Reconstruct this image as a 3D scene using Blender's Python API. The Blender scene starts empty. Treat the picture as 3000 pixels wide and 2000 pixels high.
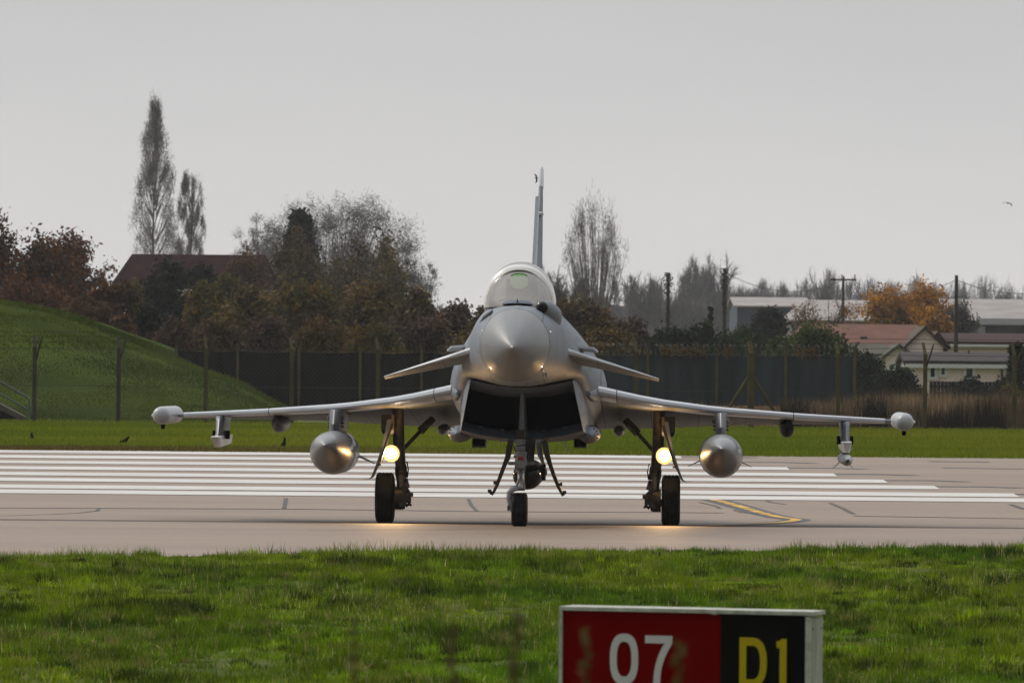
import bpy, bmesh, math, random
import numpy as np
from mathutils import Vector, Matrix

C = bpy.context.scene
COL = C.collection
R = math.radians

# ------------------------------------------------------------------ camera, light, exposure
F = 18360.0 / 3000.0            # focal length over sensor width
HC = 2.10                       # eye height above the ground under the nose wheel
ROLL = 0.0085
cam = bpy.data.cameras.new('camera')
cam.sensor_width = 36.0
cam.lens = 36.0 * F
cam.clip_start = 1.0
cam.clip_end = 20000.0
cam.dof.use_dof = True
cam.dof.focus_distance = 84.0
cam.dof.aperture_fstop = 10.0
co = bpy.data.objects.new('camera', cam)
COL.objects.link(co)
co.matrix_world = (Matrix.Translation((0, 0, HC)) @ Matrix.Rotation(math.pi / 2 + 84.0 / 18360.0, 4, 'X')
                   @ Matrix.Rotation(ROLL, 4, 'Z'))
C.camera = co
C.view_settings.view_transform = 'Standard'
C.view_settings.look = 'None'
C.view_settings.exposure = 0.08
C.view_settings.gamma = 1.0
C.cycles.max_bounces = 6
C.cycles.transparent_max_bounces = 12
C.cycles.volume_bounces = 0
C.cycles.caustics_reflective = False
C.cycles.caustics_refractive = False

SUN_EL, SUN_AZ = R(38), R(-50)      # azimuth from +Y (the way the camera looks) towards the left
w = bpy.data.worlds.new('World')
C.world = w
w.use_nodes = True
nt = w.node_tree
nt.nodes.clear()
def wn(t, **k):
    n = nt.nodes.new(t)
    for a, b in k.items():
        setattr(n, a, b)
    return n
out = wn('ShaderNodeOutputWorld')
bg = wn('ShaderNodeBackground')
bg.inputs['Strength'].default_value = 0.1
sky = wn('ShaderNodeTexSky')
sky.sky_type = 'NISHITA'
sky.sun_disc = False
sky.sun_elevation = SUN_EL
sky.sun_rotation = SUN_AZ
sky.dust_density = 4.0
hs = wn('ShaderNodeHueSaturation')
hs.inputs['Saturation'].default_value = 0.10
tc = wn('ShaderNodeTexCoord')
sx = wn('ShaderNodeSeparateXYZ')
nz = wn('ShaderNodeTexNoise')
nz.inputs['Scale'].default_value = 5.0
nz.inputs['Detail'].default_value = 5.0
mp = wn('ShaderNodeMapping')
mp.inputs['Scale'].default_value = (1.0, 1.0, 4.0)
mad = wn('ShaderNodeMath', operation='MULTIPLY_ADD')
mad.inputs[1].default_value = 0.034
ramp = wn('ShaderNodeValToRGB')
cr = ramp.color_ramp
cr.elements[0].position = 0.0
cr.elements[0].color = (0.76, 0.735, 0.71, 1)
cr.elements[1].position = 1.0
cr.elements[1].color = (1.55, 1.58, 1.62, 1)
for p, c in ((0.012, (0.755, 0.735, 0.715, 1)), (0.035, (0.665, 0.655, 0.65, 1)), (0.062, (0.555, 0.555, 0.56, 1)), (0.25, (0.80, 0.81, 0.83, 1))):
    e = cr.elements.new(p)
    e.color = c
sc10 = wn('ShaderNodeVectorMath', operation='SCALE')
sc10.inputs['Scale'].default_value = 9.6
mx = wn('ShaderNodeMix', data_type='RGBA')
mx.inputs['Factor'].default_value = 0.06
lk = nt.links.new
lk(tc.outputs['Generated'], sx.inputs[0])
lk(tc.outputs['Generated'], mp.inputs[0])
lk(mp.outputs[0], nz.inputs['Vector'])
sub = wn('ShaderNodeMath', operation='SUBTRACT')
sub.inputs[1].default_value = 0.5
lk(nz.outputs['Fac'], sub.inputs[0])
lk(sub.outputs[0], mad.inputs[0])
lk(sx.outputs['Z'], mad.inputs[2])
lk(mad.outputs[0], ramp.inputs[0])
# brighter towards the sun, beyond the jet; unseen sky behind the camera dimmed for backlighting
sidev = wn('ShaderNodeVectorMath', operation='DOT_PRODUCT')
sidev.inputs[1].default_value = (-0.25, 0.97, 0.0)
lk(tc.outputs['Generated'], sidev.inputs[0])
side = wn('ShaderNodeMapRange')
side.interpolation_type = 'SMOOTHSTEP'
side.inputs['From Min'].default_value = -0.9
side.inputs['From Max'].default_value = 0.85
side.inputs['To Min'].default_value = 0.34
side.inputs['To Max'].default_value = 1.0
lk(sidev.outputs['Value'], side.inputs[0])
smul = wn('ShaderNodeVectorMath', operation='SCALE')
lk(ramp.outputs[0], smul.inputs[0])
lk(side.outputs[0], smul.inputs['Scale'])
lk(smul.outputs[0], sc10.inputs[0])
lk(sky.outputs[0], hs.inputs['Color'])
lk(sc10.outputs[0], mx.inputs['A'])
lk(hs.outputs[0], mx.inputs['B'])
lk(mx.outputs['Result'], bg.inputs['Color'])
lk(bg.outputs[0], out.inputs['Surface'])

sl = bpy.data.lights.new('sun', 'SUN')
sl.energy = 1.5
sl.angle = R(14)
sl.color = (1.0, 0.92, 0.80)
so = bpy.data.objects.new('sun', sl)
COL.objects.link(so)
sd = Vector((math.sin(SUN_AZ) * math.cos(SUN_EL), math.cos(SUN_AZ) * math.cos(SUN_EL), math.sin(SUN_EL)))
so.rotation_euler = sd.to_track_quat('Z', 'Y').to_euler()

# ------------------------------------------------------------------ materials
MATS = {}
def mat(name, col, rough=0.6, metal=0.0, var=0.0, vscale=4.0, bump=0.0, bscale=30.0, coat=0.0, attr=False, col2=None, emit=0.0, spec=None, stretch=None, trans=0.0, detail=6.0):
    if name in MATS:
        return MATS[name]
    m = bpy.data.materials.new(name)
    m.use_nodes = True
    t = m.node_tree
    b = t.nodes['Principled BSDF']
    b.inputs['Roughness'].default_value = rough
    b.inputs['Metallic'].default_value = metal
    b.inputs['Coat Weight'].default_value = coat
    if spec is None and metal == 0 and rough >= .55:
        spec = .15
    if spec is not None:
        b.inputs['Specular IOR Level'].default_value = spec
    c4 = (*col, 1)
    b.inputs['Base Color'].default_value = c4
    tcn = t.nodes.new('ShaderNodeTexCoord')
    src = tcn.outputs['Object']
    if stretch:
        mpn = t.nodes.new('ShaderNodeMapping')
        mpn.inputs['Scale'].default_value = stretch
        t.links.new(src, mpn.inputs[0])
        src = mpn.outputs[0]
    last = None
    if attr:
        at_ = t.nodes.new('ShaderNodeAttribute')
        at_.attribute_name = 'Col'
        last = at_.outputs['Color']
    if var > 0:
        n = t.nodes.new('ShaderNodeTexNoise')
        n.inputs['Scale'].default_value = vscale
        n.inputs['Detail'].default_value = detail
        n.inputs['Roughness'].default_value = 0.65
        t.links.new(src, n.inputs['Vector'])
        r = t.nodes.new('ShaderNodeValToRGB')
        r.color_ramp.elements[0].position = 0.3
        r.color_ramp.elements[1].position = 0.7
        if col2 is None:
            a = tuple(x * (1 - var) for x in col)
            z = tuple(min(1, x * (1 + var)) for x in col)
        else:
            a, z = col, col2
        r.color_ramp.elements[0].color = (*a, 1)
        r.color_ramp.elements[1].color = (*z, 1)
        t.links.new(n.outputs['Fac'], r.inputs[0])
        if last is None:
            last = r.outputs[0]
    if last is not None:
        t.links.new(last, b.inputs['Base Color'])
    if bump > 0:
        n2 = t.nodes.new('ShaderNodeTexNoise')
        n2.inputs['Scale'].default_value = bscale
        n2.inputs['Detail'].default_value = 4
        t.links.new(src, n2.inputs['Vector'])
        bp = t.nodes.new('ShaderNodeBump')
        bp.inputs['Strength'].default_value = bump
        bp.inputs['Distance'].default_value = 0.02
        t.links.new(n2.outputs['Fac'], bp.inputs['Height'])
        t.links.new(bp.outputs[0], b.inputs['Normal'])
    if emit > 0:
        b.inputs['Emission Color'].default_value = c4
        b.inputs['Emission Strength'].default_value = emit
    if trans > 0:
        # leaves and blades let some light through
        tr = t.nodes.new('ShaderNodeBsdfTranslucent')
        if last is not None:
            t.links.new(last, tr.inputs['Color'])
        else:
            tr.inputs['Color'].default_value = c4
        ms = t.nodes.new('ShaderNodeMixShader')
        ms.inputs[0].default_value = trans
        o = t.nodes['Material Output']
        t.links.new(b.outputs[0], ms.inputs[1])
        t.links.new(tr.outputs[0], ms.inputs[2])
        t.links.new(ms.outputs[0], o.inputs['Surface'])
    MATS[name] = m
    return m

GREY = mat('aircraft_grey', (0.200, 0.232, 0.268), 0.58, var=0.12, vscale=1.6, coat=0.0, spec=.22, stretch=(1, .35, 1))
GREYL = mat('edge_grey', (0.42, 0.455, 0.50), 0.32, var=0.05, vscale=3, coat=0.2)
GREYR = mat('radome_grey', (0.172, 0.182, 0.190), 0.46, var=0.08, vscale=2.5, coat=0.05, stretch=(1, .3, 1))
GREYD = mat('pylon_grey', (0.125, 0.138, 0.155), 0.40, var=0.12, vscale=5)
TANKG = mat('tank_grey', (0.155, 0.170, 0.185), 0.44, var=0.10, vscale=3, coat=0.3, stretch=(1, .3, 1))
PODG = mat('pod_grey', (0.39, 0.41, 0.42), 0.40, var=0.08, vscale=6)
WHITEM = mat('white_metal', (0.78, 0.77, 0.74), 0.28, var=0.12, vscale=9)
GEARG = mat('gear_grey', (0.20, 0.205, 0.20), 0.45, metal=0.2, var=0.35, vscale=14)
GEARD = mat('gear_dark', (0.055, 0.050, 0.044), 0.5, metal=0.2, var=0.5, vscale=16)
DOORD = mat('door_inner', (0.050, 0.045, 0.038), 0.55, var=0.4, vscale=8)
CHROME = mat('oleo_chrome', (0.75, 0.77, 0.80), 0.16, metal=1.0)
RUBBER = mat('rubber', (0.012, 0.012, 0.013), 0.75, var=0.3, vscale=12)
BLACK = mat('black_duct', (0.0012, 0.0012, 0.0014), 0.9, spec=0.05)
DUCT = mat('duct_wall', (0.05, 0.05, 0.052), 0.6)
LIPB = mat('lip_bluegrey', (0.125, 0.15, 0.185), 0.6, var=0.08, vscale=4)
LENSB = mat('black_lens', (0.004, 0.005, 0.006), 0.12, spec=.35)
COCK = mat('cockpit_dark', (0.05, 0.05, 0.05), 0.7, var=0.4, vscale=10)
NOZ = mat('nozzle_metal', (0.10, 0.085, 0.07), 0.35, metal=0.8, var=0.3, vscale=6)
REDM = mat('red_paint', (0.35, 0.02, 0.02), 0.5)

def panel_lines(m, period=(.0, .85), width=.011, dark=.55):
    # seams between skin panels, every so often across and along the body, and streaks of grime
    t = m.node_tree
    b = t.nodes['Principled BSDF']
    src = b.inputs['Base Color'].links[0].from_socket
    tcn = t.nodes.new('ShaderNodeTexCoord'); sp = t.nodes.new('ShaderNodeSeparateXYZ')
    t.links.new(tcn.outputs['Object'], sp.inputs[0])
    fac = None
    for ax, per, ofs in (('Y', .83, .21), ('X', .69, .345)):
        a = t.nodes.new('ShaderNodeMath'); a.operation = 'MULTIPLY_ADD'; a.inputs[1].default_value = 1 / per; a.inputs[2].default_value = ofs / per + 50
        t.links.new(sp.outputs[ax], a.inputs[0])
        f = t.nodes.new('ShaderNodeMath'); f.operation = 'FRACT'; t.links.new(a.outputs[0], f.inputs[0])
        l = t.nodes.new('ShaderNodeMath'); l.operation = 'LESS_THAN'; l.inputs[1].default_value = width / per
        t.links.new(f.outputs[0], l.inputs[0])
        if fac is None: fac = l.outputs[0]
        else:
            q = t.nodes.new('ShaderNodeMath'); q.operation = 'MAXIMUM'; t.links.new(fac, q.inputs[0]); t.links.new(l.outputs[0], q.inputs[1]); fac = q.outputs[0]
    mpn = t.nodes.new('ShaderNodeMapping'); mpn.inputs['Scale'].default_value = (5, .7, 5); t.links.new(tcn.outputs['Object'], mpn.inputs[0])
    n = t.nodes.new('ShaderNodeTexNoise'); n.inputs['Scale'].default_value = 1.3; n.inputs['Detail'].default_value = 7; t.links.new(mpn.outputs[0], n.inputs['Vector'])
    r = t.nodes.new('ShaderNodeMapRange'); r.inputs['From Min'].default_value = .52; r.inputs['From Max'].default_value = .78; r.inputs['To Max'].default_value = .55; t.links.new(n.outputs['Fac'], r.inputs[0])
    sm = t.nodes.new('ShaderNodeMath'); sm.operation = 'MULTIPLY'; sm.inputs[1].default_value = dark; t.links.new(fac, sm.inputs[0])
    mxx = t.nodes.new('ShaderNodeMath'); mxx.operation = 'MAXIMUM'; t.links.new(sm.outputs[0], mxx.inputs[0]); t.links.new(r.outputs[0], mxx.inputs[1])
    mm = t.nodes.new('ShaderNodeMix'); mm.data_type = 'RGBA'; t.links.new(mxx.outputs[0], mm.inputs['Factor']); t.links.new(src, mm.inputs['A']); mm.inputs['B'].default_value = (.075, .068, .060, 1)
    t.links.new(mm.outputs['Result'], b.inputs['Base Color'])
panel_lines(GREY, width=.016, dark=.75)
def glass_mat(name, tint, haze, hazecol):
    m = bpy.data.materials.new(name)
    m.use_nodes = True
    t = m.node_tree
    t.nodes.clear()
    o = t.nodes.new('ShaderNodeOutputMaterial')
    tr = t.nodes.new('ShaderNodeBsdfTransparent')
    tr.inputs[0].default_value = (*tint, 1)
    gl = t.nodes.new('ShaderNodeBsdfGlossy')
    gl.inputs['Roughness'].default_value = 0.06
    df = t.nodes.new('ShaderNodeBsdfDiffuse')
    df.inputs[0].default_value = (*hazecol, 1)
    lw = t.nodes.new('ShaderNodeFresnel')
    lw.inputs['IOR'].default_value = 1.9
    m1 = t.nodes.new('ShaderNodeMixShader')
    m1.inputs[0].default_value = haze
    m2 = t.nodes.new('ShaderNodeMixShader')
    t.links.new(tr.outputs[0], m1.inputs[1])
    t.links.new(df.outputs[0], m1.inputs[2])
    t.links.new(lw.outputs[0], m2.inputs[0])
    t.links.new(m1.outputs[0], m2.inputs[1])
    t.links.new(gl.outputs[0], m2.inputs[2])
    t.links.new(m2.outputs[0], o.inputs[0])
    return m
GLASS = glass_mat('canopy_glass', (0.98, 0.93, 0.86), 0.16, (1.0, 0.88, 0.74))
GLASSC = glass_mat('canopy_shell', (0.97, 0.93, 0.88), 0.20, (0.85, 0.76, 0.66))
HUDG = glass_mat('hud_glass', (0.20, 0.80, 0.22), 0.96, (0.28, 1.0, 0.20))

# ------------------------------------------------------------------ mesh helpers
def tag(o, label=None, cat=None, group=None, kind=None):
    if label: o['label'] = label
    if cat: o['category'] = cat
    if group: o['group'] = group
    if kind: o['kind'] = kind
    return o
def empty(name, loc=(0, 0, 0), rz=0.0):
    o = bpy.data.objects.new(name, None)
    o.location = loc
    o.rotation_euler = (0, 0, rz)
    o.empty_display_size = 0.2
    COL.objects.link(o)
    return o
class MB:
    def __init__(s):
        s.v = []; s.f = []; s.sm = []
    def add(s, vs, fs, smooth=True):
        b = len(s.v)
        s.v += [tuple(p) for p in vs]
        s.f += [tuple(i + b for i in f) for f in fs]
        s.sm += [smooth] * len(fs)
    def box(s, c, d, rot=None):
        hx, hy, hz = d[0] / 2, d[1] / 2, d[2] / 2
        vs = [Vector((x, y, z)) for x in (-hx, hx) for y in (-hy, hy) for z in (-hz, hz)]
        if rot is not None:
            vs = [rot @ v for v in vs]
        vs = [v + Vector(c) for v in vs]
        s.add(vs, [(0, 1, 3, 2), (4, 6, 7, 5), (0, 4, 5, 1), (2, 3, 7, 6), (0, 2, 6, 4), (1, 5, 7, 3)], False)
    def tube(s, pts, rad, n=10, cap=True):
        pts = [Vector(p) for p in pts]
        if not hasattr(rad, '__len__'): rad = [rad] * len(pts)
        rings = []
        up = Vector((0.13, 0.2, 0.97))
        for i, p in enumerate(pts):
            d = (pts[min(i + 1, len(pts) - 1)] - pts[max(i - 1, 0)]).normalized()
            a = d.cross(up)
            if a.length < 0.05: a = d.cross(Vector((1, 0, 0)))
            a.normalize(); b = d.cross(a)
            rings.append([p + (a * math.cos(2 * math.pi * k / n) + b * math.sin(2 * math.pi * k / n)) * rad[i] for k in range(n)])
        s.loft(rings, cap=cap)
    def loft(s, rings, closed=True, cap=True, smooth=True):
        n = len(rings[0])
        vs = [p for r in rings for p in r]
        fs = []
        for i in range(len(rings) - 1):
            for k in range(n if closed else n - 1):
                k2 = (k + 1) % n
                fs.append((i * n + k, i * n + k2, (i + 1) * n + k2, (i + 1) * n + k))
        if cap and closed:
            fs.append(tuple(range(n))[::-1])
            fs.append(tuple((len(rings) - 1) * n + k for k in range(n)))
        s.add(vs, fs, smooth)
    def lathe(s, prof, origin, axis='y', n=32, cap=True):
        # prof: (distance along the axis, radius)
        rings = []
        o = Vector(origin)
        for a, r in prof:
            ring = []
            for k in range(n):
                t = 2 * math.pi * k / n
                u, v_ = r * math.cos(t), r * math.sin(t)
                if axis == 'y': q = Vector((u, a, v_))
                elif axis == 'x': q = Vector((a, u, v_))
                else: q = Vector((u, v_, a))
                ring.append(o + q)
            rings.append(ring)
        s.loft(rings, cap=cap)
    def build(s, name, m, parent=None, sharp=35):
        me = bpy.data.meshes.new(name)
        me.from_pydata(s.v, [], s.f)
        me.materials.append(m)
        bm = bmesh.new(); bm.from_mesh(me)
        bmesh.ops.recalc_face_normals(bm, faces=bm.faces)
        bm.to_mesh(me); bm.free()
        me.polygons.foreach_set('use_smooth', s.sm)
        if any(s.sm):
            me.set_sharp_from_angle(angle=R(sharp))
        me.update()
        o = bpy.data.objects.new(name, me)
        COL.objects.link(o)
        if parent is not None: o.parent = parent
        return o
def npmesh(name, verts, nper, m, parent=None, cols=None, smooth=False):
    """verts (N*nper,3): N separate polygons of nper corners; cols (N,3)."""
    verts = np.ascontiguousarray(verts, dtype=np.float32).reshape(-1, 3)
    N = len(verts) // nper
    me = bpy.data.meshes.new(name)
    me.vertices.add(N * nper)
    me.vertices.foreach_set('co', verts.ravel())
    me.loops.add(N * nper)
    me.loops.foreach_set('vertex_index', np.arange(N * nper, dtype=np.int32))
    me.polygons.add(N)
    me.polygons.foreach_set('loop_start', np.arange(0, N * nper, nper, dtype=np.int32))
    me.polygons.foreach_set('loop_total', np.full(N, nper, dtype=np.int32))
    if smooth: me.polygons.foreach_set('use_smooth', np.ones(N, dtype=bool))
    me.update(calc_edges=True)
    if cols is not None:
        ca = me.color_attributes.new('Col', 'FLOAT_COLOR', 'POINT')
        c = np.ones((N * nper, 4), dtype=np.float32)
        c[:, :3] = np.repeat(np.clip(cols, 0.001, 1), nper, axis=0)
        ca.data.foreach_set('color', c.ravel())
    me.materials.append(m)
    o = bpy.data.objects.new(name, me)
    COL.objects.link(o)
    if parent is not None: o.parent = parent
    return o
def spline(pts, n):
    """Catmull-Rom through the points, n samples, evenly by length."""
    P = np.array(pts, dtype=float)
    Q = np.vstack([2 * P[0] - P[1], P, 2 * P[-1] - P[-2]])
    o = []
    for i in range(1, len(Q) - 2):
        for t in np.linspace(0, 1, 12, endpoint=False):
            a, b, c, d = Q[i - 1], Q[i], Q[i + 1], Q[i + 2]
            o.append(0.5 * (2 * b + (c - a) * t + (2 * a - 5 * b + 4 * c - d) * t * t + (3 * b - a - 3 * c + d) * t ** 3))
    o.append(P[-1]); o = np.array(o)
    s = np.concatenate([[0], np.cumsum(np.linalg.norm(np.diff(o[:, :2], axis=0), axis=1))])
    return np.stack([np.interp(np.linspace(0, s[-1], n), s, o[:, k]) for k in range(P.shape[1])], 1)

# ------------------------------------------------------------------ lie of the land (height against distance)
_D = np.array([-400, 0, 13, 34, 44, 60, 73, 80, 84.5, 89, 92, 98, 105, 132, 173, 400, 20000.])
_Z = np.array([.45, .45, .40, -.30, -.26, -.06, .03, .03, 0, -.09, -.14, -.11, -.03, .33, .54, .55, .55])
def zg(d):
    d = np.asarray(d, dtype=float)
    return sum(np.interp(d + k, _D, _Z) for k in (-1.2, -.6, 0, .6, 1.2)) / 5
S = 3000 / 2352.0
def A(px, py, D):
    """world point seen at (px, py) of the 2352-pixel-wide photograph, D metres away"""
    px *= S; py *= S
    rc = py - ROLL * (px - 1500); pc = px + ROLL * (py - 1000)
    return Vector(((pc - 1500) * D / 18360, D, HC - (rc - 1084) * D / 18360))
def AX(px, D): return A(px, 850, D).x
def AZ(py, D, px=1176): return A(px, py, D).z
_dd = np.arange(46, 172, 0.05)
_rows = 1084 + (HC - zg(_dd)) * 18360 / _dd
def ground_at(px, py):
    """point of the ground seen at full-size pixel (px, py)"""
    rc = py - ROLL * (px - 1500)
    i = int(np.argmax(_rows <= rc))
    D = float(_dd[i]); pc = px + ROLL * (py - 1000)
    return ((pc - 1500) * D / 18360, D)
# ------------------------------------------------------------------ ground, runway, markings
def grid(name, xs, ys, zf, m, kind='structure'):
    X, Y = np.meshgrid(xs, ys)
    Z = zf(X, Y)
    V = np.stack([X, Y, Z], -1).reshape(-1, 3)
    nx = len(xs)
    fs = [(j * nx + i, j * nx + i + 1, (j + 1) * nx + i + 1, (j + 1) * nx + i) for j in range(len(ys) - 1) for i in range(nx - 1)]
    me = bpy.data.meshes.new(name)
    me.from_pydata(V.tolist(), [], fs)
    me.materials.append(m)
    me.polygons.foreach_set('use_smooth', [True] * len(fs))
    o = bpy.data.objects.new(name, me)
    COL.objects.link(o)
    tag(o, kind=kind)
    return o
rs = np.random.RandomState(5)
_wave = [(rs.uniform(.25, 1.6), rs.uniform(0, 6.28), rs.uniform(0, 6.28), rs.uniform(.4, 1)) for _ in range(14)]
def bumps(x, y):
    s = 0
    for k, th, ph, a in _wave:
        s = s + a * np.sin(k * 2.4 * (x * math.cos(th) + y * math.sin(th)) + ph) / (0.5 + k)
    return s / 5.0
def edge(x):
    # where the near grass meets the pavement
    return 71.2 + .5 * np.clip(x, -16, 16)
def near_bump(x, y):
    m = np.clip((edge(x) - .4 - y) / 2.0, 0, 1) * np.clip((y - 30) / 6.0, 0, 1)
    return 0.045 * bumps(x, y) * m

GROUNDM = mat('ground_grass', (0.045, 0.075, 0.012), 0.95, var=0.5, vscale=0.35, col2=(0.11, 0.125, 0.02), bump=0.8, bscale=14, spec=0.1, stretch=(.35, 1, 1), detail=12)
BANKM = mat('bank_grass', (0.018, 0.031, 0.003), 0.95, var=0.5, vscale=0.30, col2=(0.066, 0.096, 0.008), bump=0.6, bscale=7, spec=0.02, detail=12, stretch=(.5, 1, 1.6))
ys = np.concatenate([[-2400, -1200, -500, -100], np.arange(-40, 30, 5), np.arange(30, 80.0, 0.3), np.arange(80.0, 180, 0.6), np.arange(180, 400, 20), [400, 600, 1000, 1600, 2400]])
xs = np.concatenate([[-2400, -1200, -500, -120, -50, -25], np.arange(-14, 14.01, 0.35), [25, 50, 120, 500, 1200, 2400]])
grid('ground', xs, ys, lambda X, Y: zg(Y) + near_bump(X, Y) - 0.03 * ((Y > edge(X) + .3) & (Y < 131.9)), GROUNDM)

def concrete():
    m = bpy.data.materials.new('worn_concrete')
    m.use_nodes = True
    t = m.node_tree
    b = t.nodes['Principled BSDF']
    b.inputs['Roughness'].default_value = 0.62
    tcn = t.nodes.new('ShaderNodeTexCoord')
    def noise(scale, st, det=8):
        mpn = t.nodes.new('ShaderNodeMapping')
        mpn.inputs['Scale'].default_value = st
        t.links.new(tcn.outputs['Object'], mpn.inputs[0])
        n = t.nodes.new('ShaderNodeTexNoise')
        n.inputs['Scale'].default_value = scale
        n.inputs['Detail'].default_value = det
        n.inputs['Roughness'].default_value = .6
        t.links.new(mpn.outputs[0], n.inputs['Vector'])
        return n.outputs['Fac']
    def mixc(f, a, bb, lo, hi):
        r = t.nodes.new('ShaderNodeMapRange')
        r.inputs['From Min'].default_value = lo
        r.inputs['From Max'].default_value = hi
        t.links.new(f, r.inputs[0])
        mm = t.nodes.new('ShaderNodeMix'); mm.data_type = 'RGBA'
        t.links.new(r.outputs[0], mm.inputs['Factor'])
        for k, c in (('A', a), ('B', bb)):
            if isinstance(c, tuple): mm.inputs[k].default_value = (*c, 1)
            else: t.links.new(c, mm.inputs[k])
        return mm.outputs['Result']
    c = mixc(noise(.5, (.08, .7, 1)), (0.196, 0.138, 0.097), (0.268, 0.192, 0.137), .3, .7)
    c = mixc(noise(2.2, (.12, 1.2, 1)), c, (0.165, 0.135, 0.112), .54, .80)
    c = mixc(noise(1.1, (.05, 2.6, 1), 5), c, (0.115, 0.092, 0.076), .60, .78)
    c = mixc(noise(9, (1, 1, 1), 3), c, (0.36, 0.31, 0.26), .60, .85)
    t.links.new(c, b.inputs['Base Color'])
    n2 = noise(60, (1, 1, 1), 3)
    bp = t.nodes.new('ShaderNodeBump'); bp.inputs['Strength'].default_value = .35; bp.inputs['Distance'].default_value = .01
    t.links.new(n2, bp.inputs['Height']); t.links.new(bp.outputs[0], b.inputs['Normal'])
    return m
CONC = concrete()
def runway():
    xs_ = np.concatenate([[-300, -80, -30], np.arange(-18, 18.01, .5), [30, 80, 300]])
    tt = np.linspace(0, 1, 230)
    X, T = np.meshgrid(xs_, tt)
    Y = edge(X) + (132.3 - edge(X)) * T
    V = np.stack([X, Y, zg(Y) + .004], -1).reshape(-1, 3); nx = len(xs_)
    fs = [(j * nx + i, j * nx + i + 1, (j + 1) * nx + i + 1, (j + 1) * nx + i) for j in range(len(tt) - 1) for i in range(nx - 1)]
    me = bpy.data.meshes.new('runway'); me.from_pydata(V.tolist(), [], fs); me.materials.append(CONC)
    me.polygons.foreach_set('use_smooth', [True] * len(fs))
    o = bpy.data.objects.new('runway', me); COL.objects.link(o); tag(o, kind='structure')
runway()

def strip_mesh(name, paths, m, off):
    """paths: list of (centre line points (x,y), width); laid on the ground in short pieces"""
    mb = MB()
    for pts, wd in paths:
        P = []
        for a, b in zip(pts[:-1], pts[1:]):
            L = math.hypot(b[0] - a[0], b[1] - a[1])
            n = max(1, int(L / 1.0))
            for i in range(n): P.append((a[0] + (b[0] - a[0]) * i / n, a[1] + (b[1] - a[1]) * i / n))
        P.append(pts[-1])
        q = []
        for i, p in enumerate(P):
            a, b = P[max(i - 1, 0)], P[min(i + 1, len(P) - 1)]
            dx, dy = b[0] - a[0], b[1] - a[1]
            l = math.hypot(dx, dy) or 1
            nx, ny = -dy / l, dx / l
            for s_ in (-1, 0, 1):
                x, y = p[0] + nx * wd / 2 * s_, p[1] + ny * wd / 2 * s_
                q.append((x, y, float(zg(y)) + off))
        fs = []
        for i in range(len(P) - 1):
            for s_ in (0, 1):
                fs.append((i * 3 + s_, i * 3 + s_ + 1, i * 3 + 4 + s_, i * 3 + 3 + s_))
        mb.add(q, fs, True)
    o = mb.build(name, m)
    tag(o, kind='structure')
    return o
WHITEP = mat('white_marking', (0.42, 0.39, 0.36), 0.6, var=0.3, vscale=1.1, col2=(0.76, 0.75, 0.73), stretch=(.3, 3.0, 1), detail=10)
SEAL = mat('tar_seal', (0.075, 0.068, 0.062), 0.6, var=.3, vscale=3)
YEL = mat('yellow_marking', (0.62, 0.36, 0.06), 0.6, var=0.35, vscale=5)
BORD = mat('dark_marking_border', (0.07, 0.075, 0.085), 0.6, var=0.3, vscale=4)
# threshold stripes: 1.8 m wide, 1.8 m apart, right hand ends stepping back with distance
ends = [(3600, 1467), (3080, 1452), (2844, 1430), (2690, 1411.5), (2540, 1393), (2399, 1374.5), (2255, 1357.5), (2080, 1341.0)]
paths = []; dark = []
for px, py in ends:
    x1, y1 = ground_at(min(px, 3000), py)
    if px > 3000: x1 += (px - 3000) * y1 / 18360
    sl_ = 0.012
    paths.append(([(-32, y1 + sl_ * (x1 + 32)), (x1 - .6, y1)], 1.95))
    dark.append(([(x1 - 1.4, y1 + .55), (x1 + .3, y1 + .75), (x1 + .9, y1 + .2)], .42))
strip_mesh('stripe_border', dark, BORD, 0.008)
strip_mesh('runway_stripes', paths, WHITEP, 0.012)
# yellow lead-in line with its dark border
yp = [(2060, 1456), (2087, 1463), (2130, 1474), (2176, 1487), (2230, 1503), (2286, 1516), (2333, 1523), (2300, 1530), (2240, 1534), (2150, 1538), (2080, 1540.5)]
yp = [ground_at(*p) for p in yp]
sp = spline(yp, 90).tolist()
strip_mesh('taxi_line_border', [(sp, .44)], BORD, 0.008)
rr = random.Random(4)
seg = []; i = 0
while i < len(sp) - 3:
    n = rr.choice((3, 5, 8)) if i < 44 else 14
    seg.append((sp[i:i + n], 0.17)); i += n - 1 if i >= 44 or rr.random() < .3 else n
strip_mesh('taxi_line', [s_ for s_ in seg if len(s_[0]) > 1], YEL, 0.012)
# joints and cracks sealed with tar
def G(*pts): return [ground_at(*p) for p in pts]
J = [(G((2080, 1541), (1700, 1548), (1300, 1552), (900, 1555)), .05), (G((0, 1488), (460, 1490), (900, 1492), (1400, 1499), (2000, 1502), (2120, 1503)), .16),
     (G((2500, 1512), (2750, 1516), (3000, 1520)), .18),
     (G((838, 1460), (836, 1475), (832, 1490)), .07), (G((1372, 1462), (1380, 1480), (1398, 1498)), .06),
     (G((2432, 1474), (2470, 1490), (2500, 1506)), .08), (G((2960, 1478), (3000, 1492)), .10),
     (G((290, 1488), (285, 1497), (230, 1503), (150, 1507), (0, 1512)), .06),
     (G((0, 1545), (600, 1549), (1100, 1551), (1560, 1549), (2150, 1541)), .035),
     (G((0, 1563), (500, 1565), (900, 1566), (1800, 1563)), .03),
     (G((2230, 1461), (2260, 1472), (2300, 1478)), .07), (G((2050, 1472), (2095, 1482), (2110, 1490)), .06),
     (G((2150, 1495), (2175, 1502), (2230, 1507)), .06), (G((2720, 1352), (2900, 1354)), .3), (G((2760, 1371), (3000, 1375)), .2)]
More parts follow.
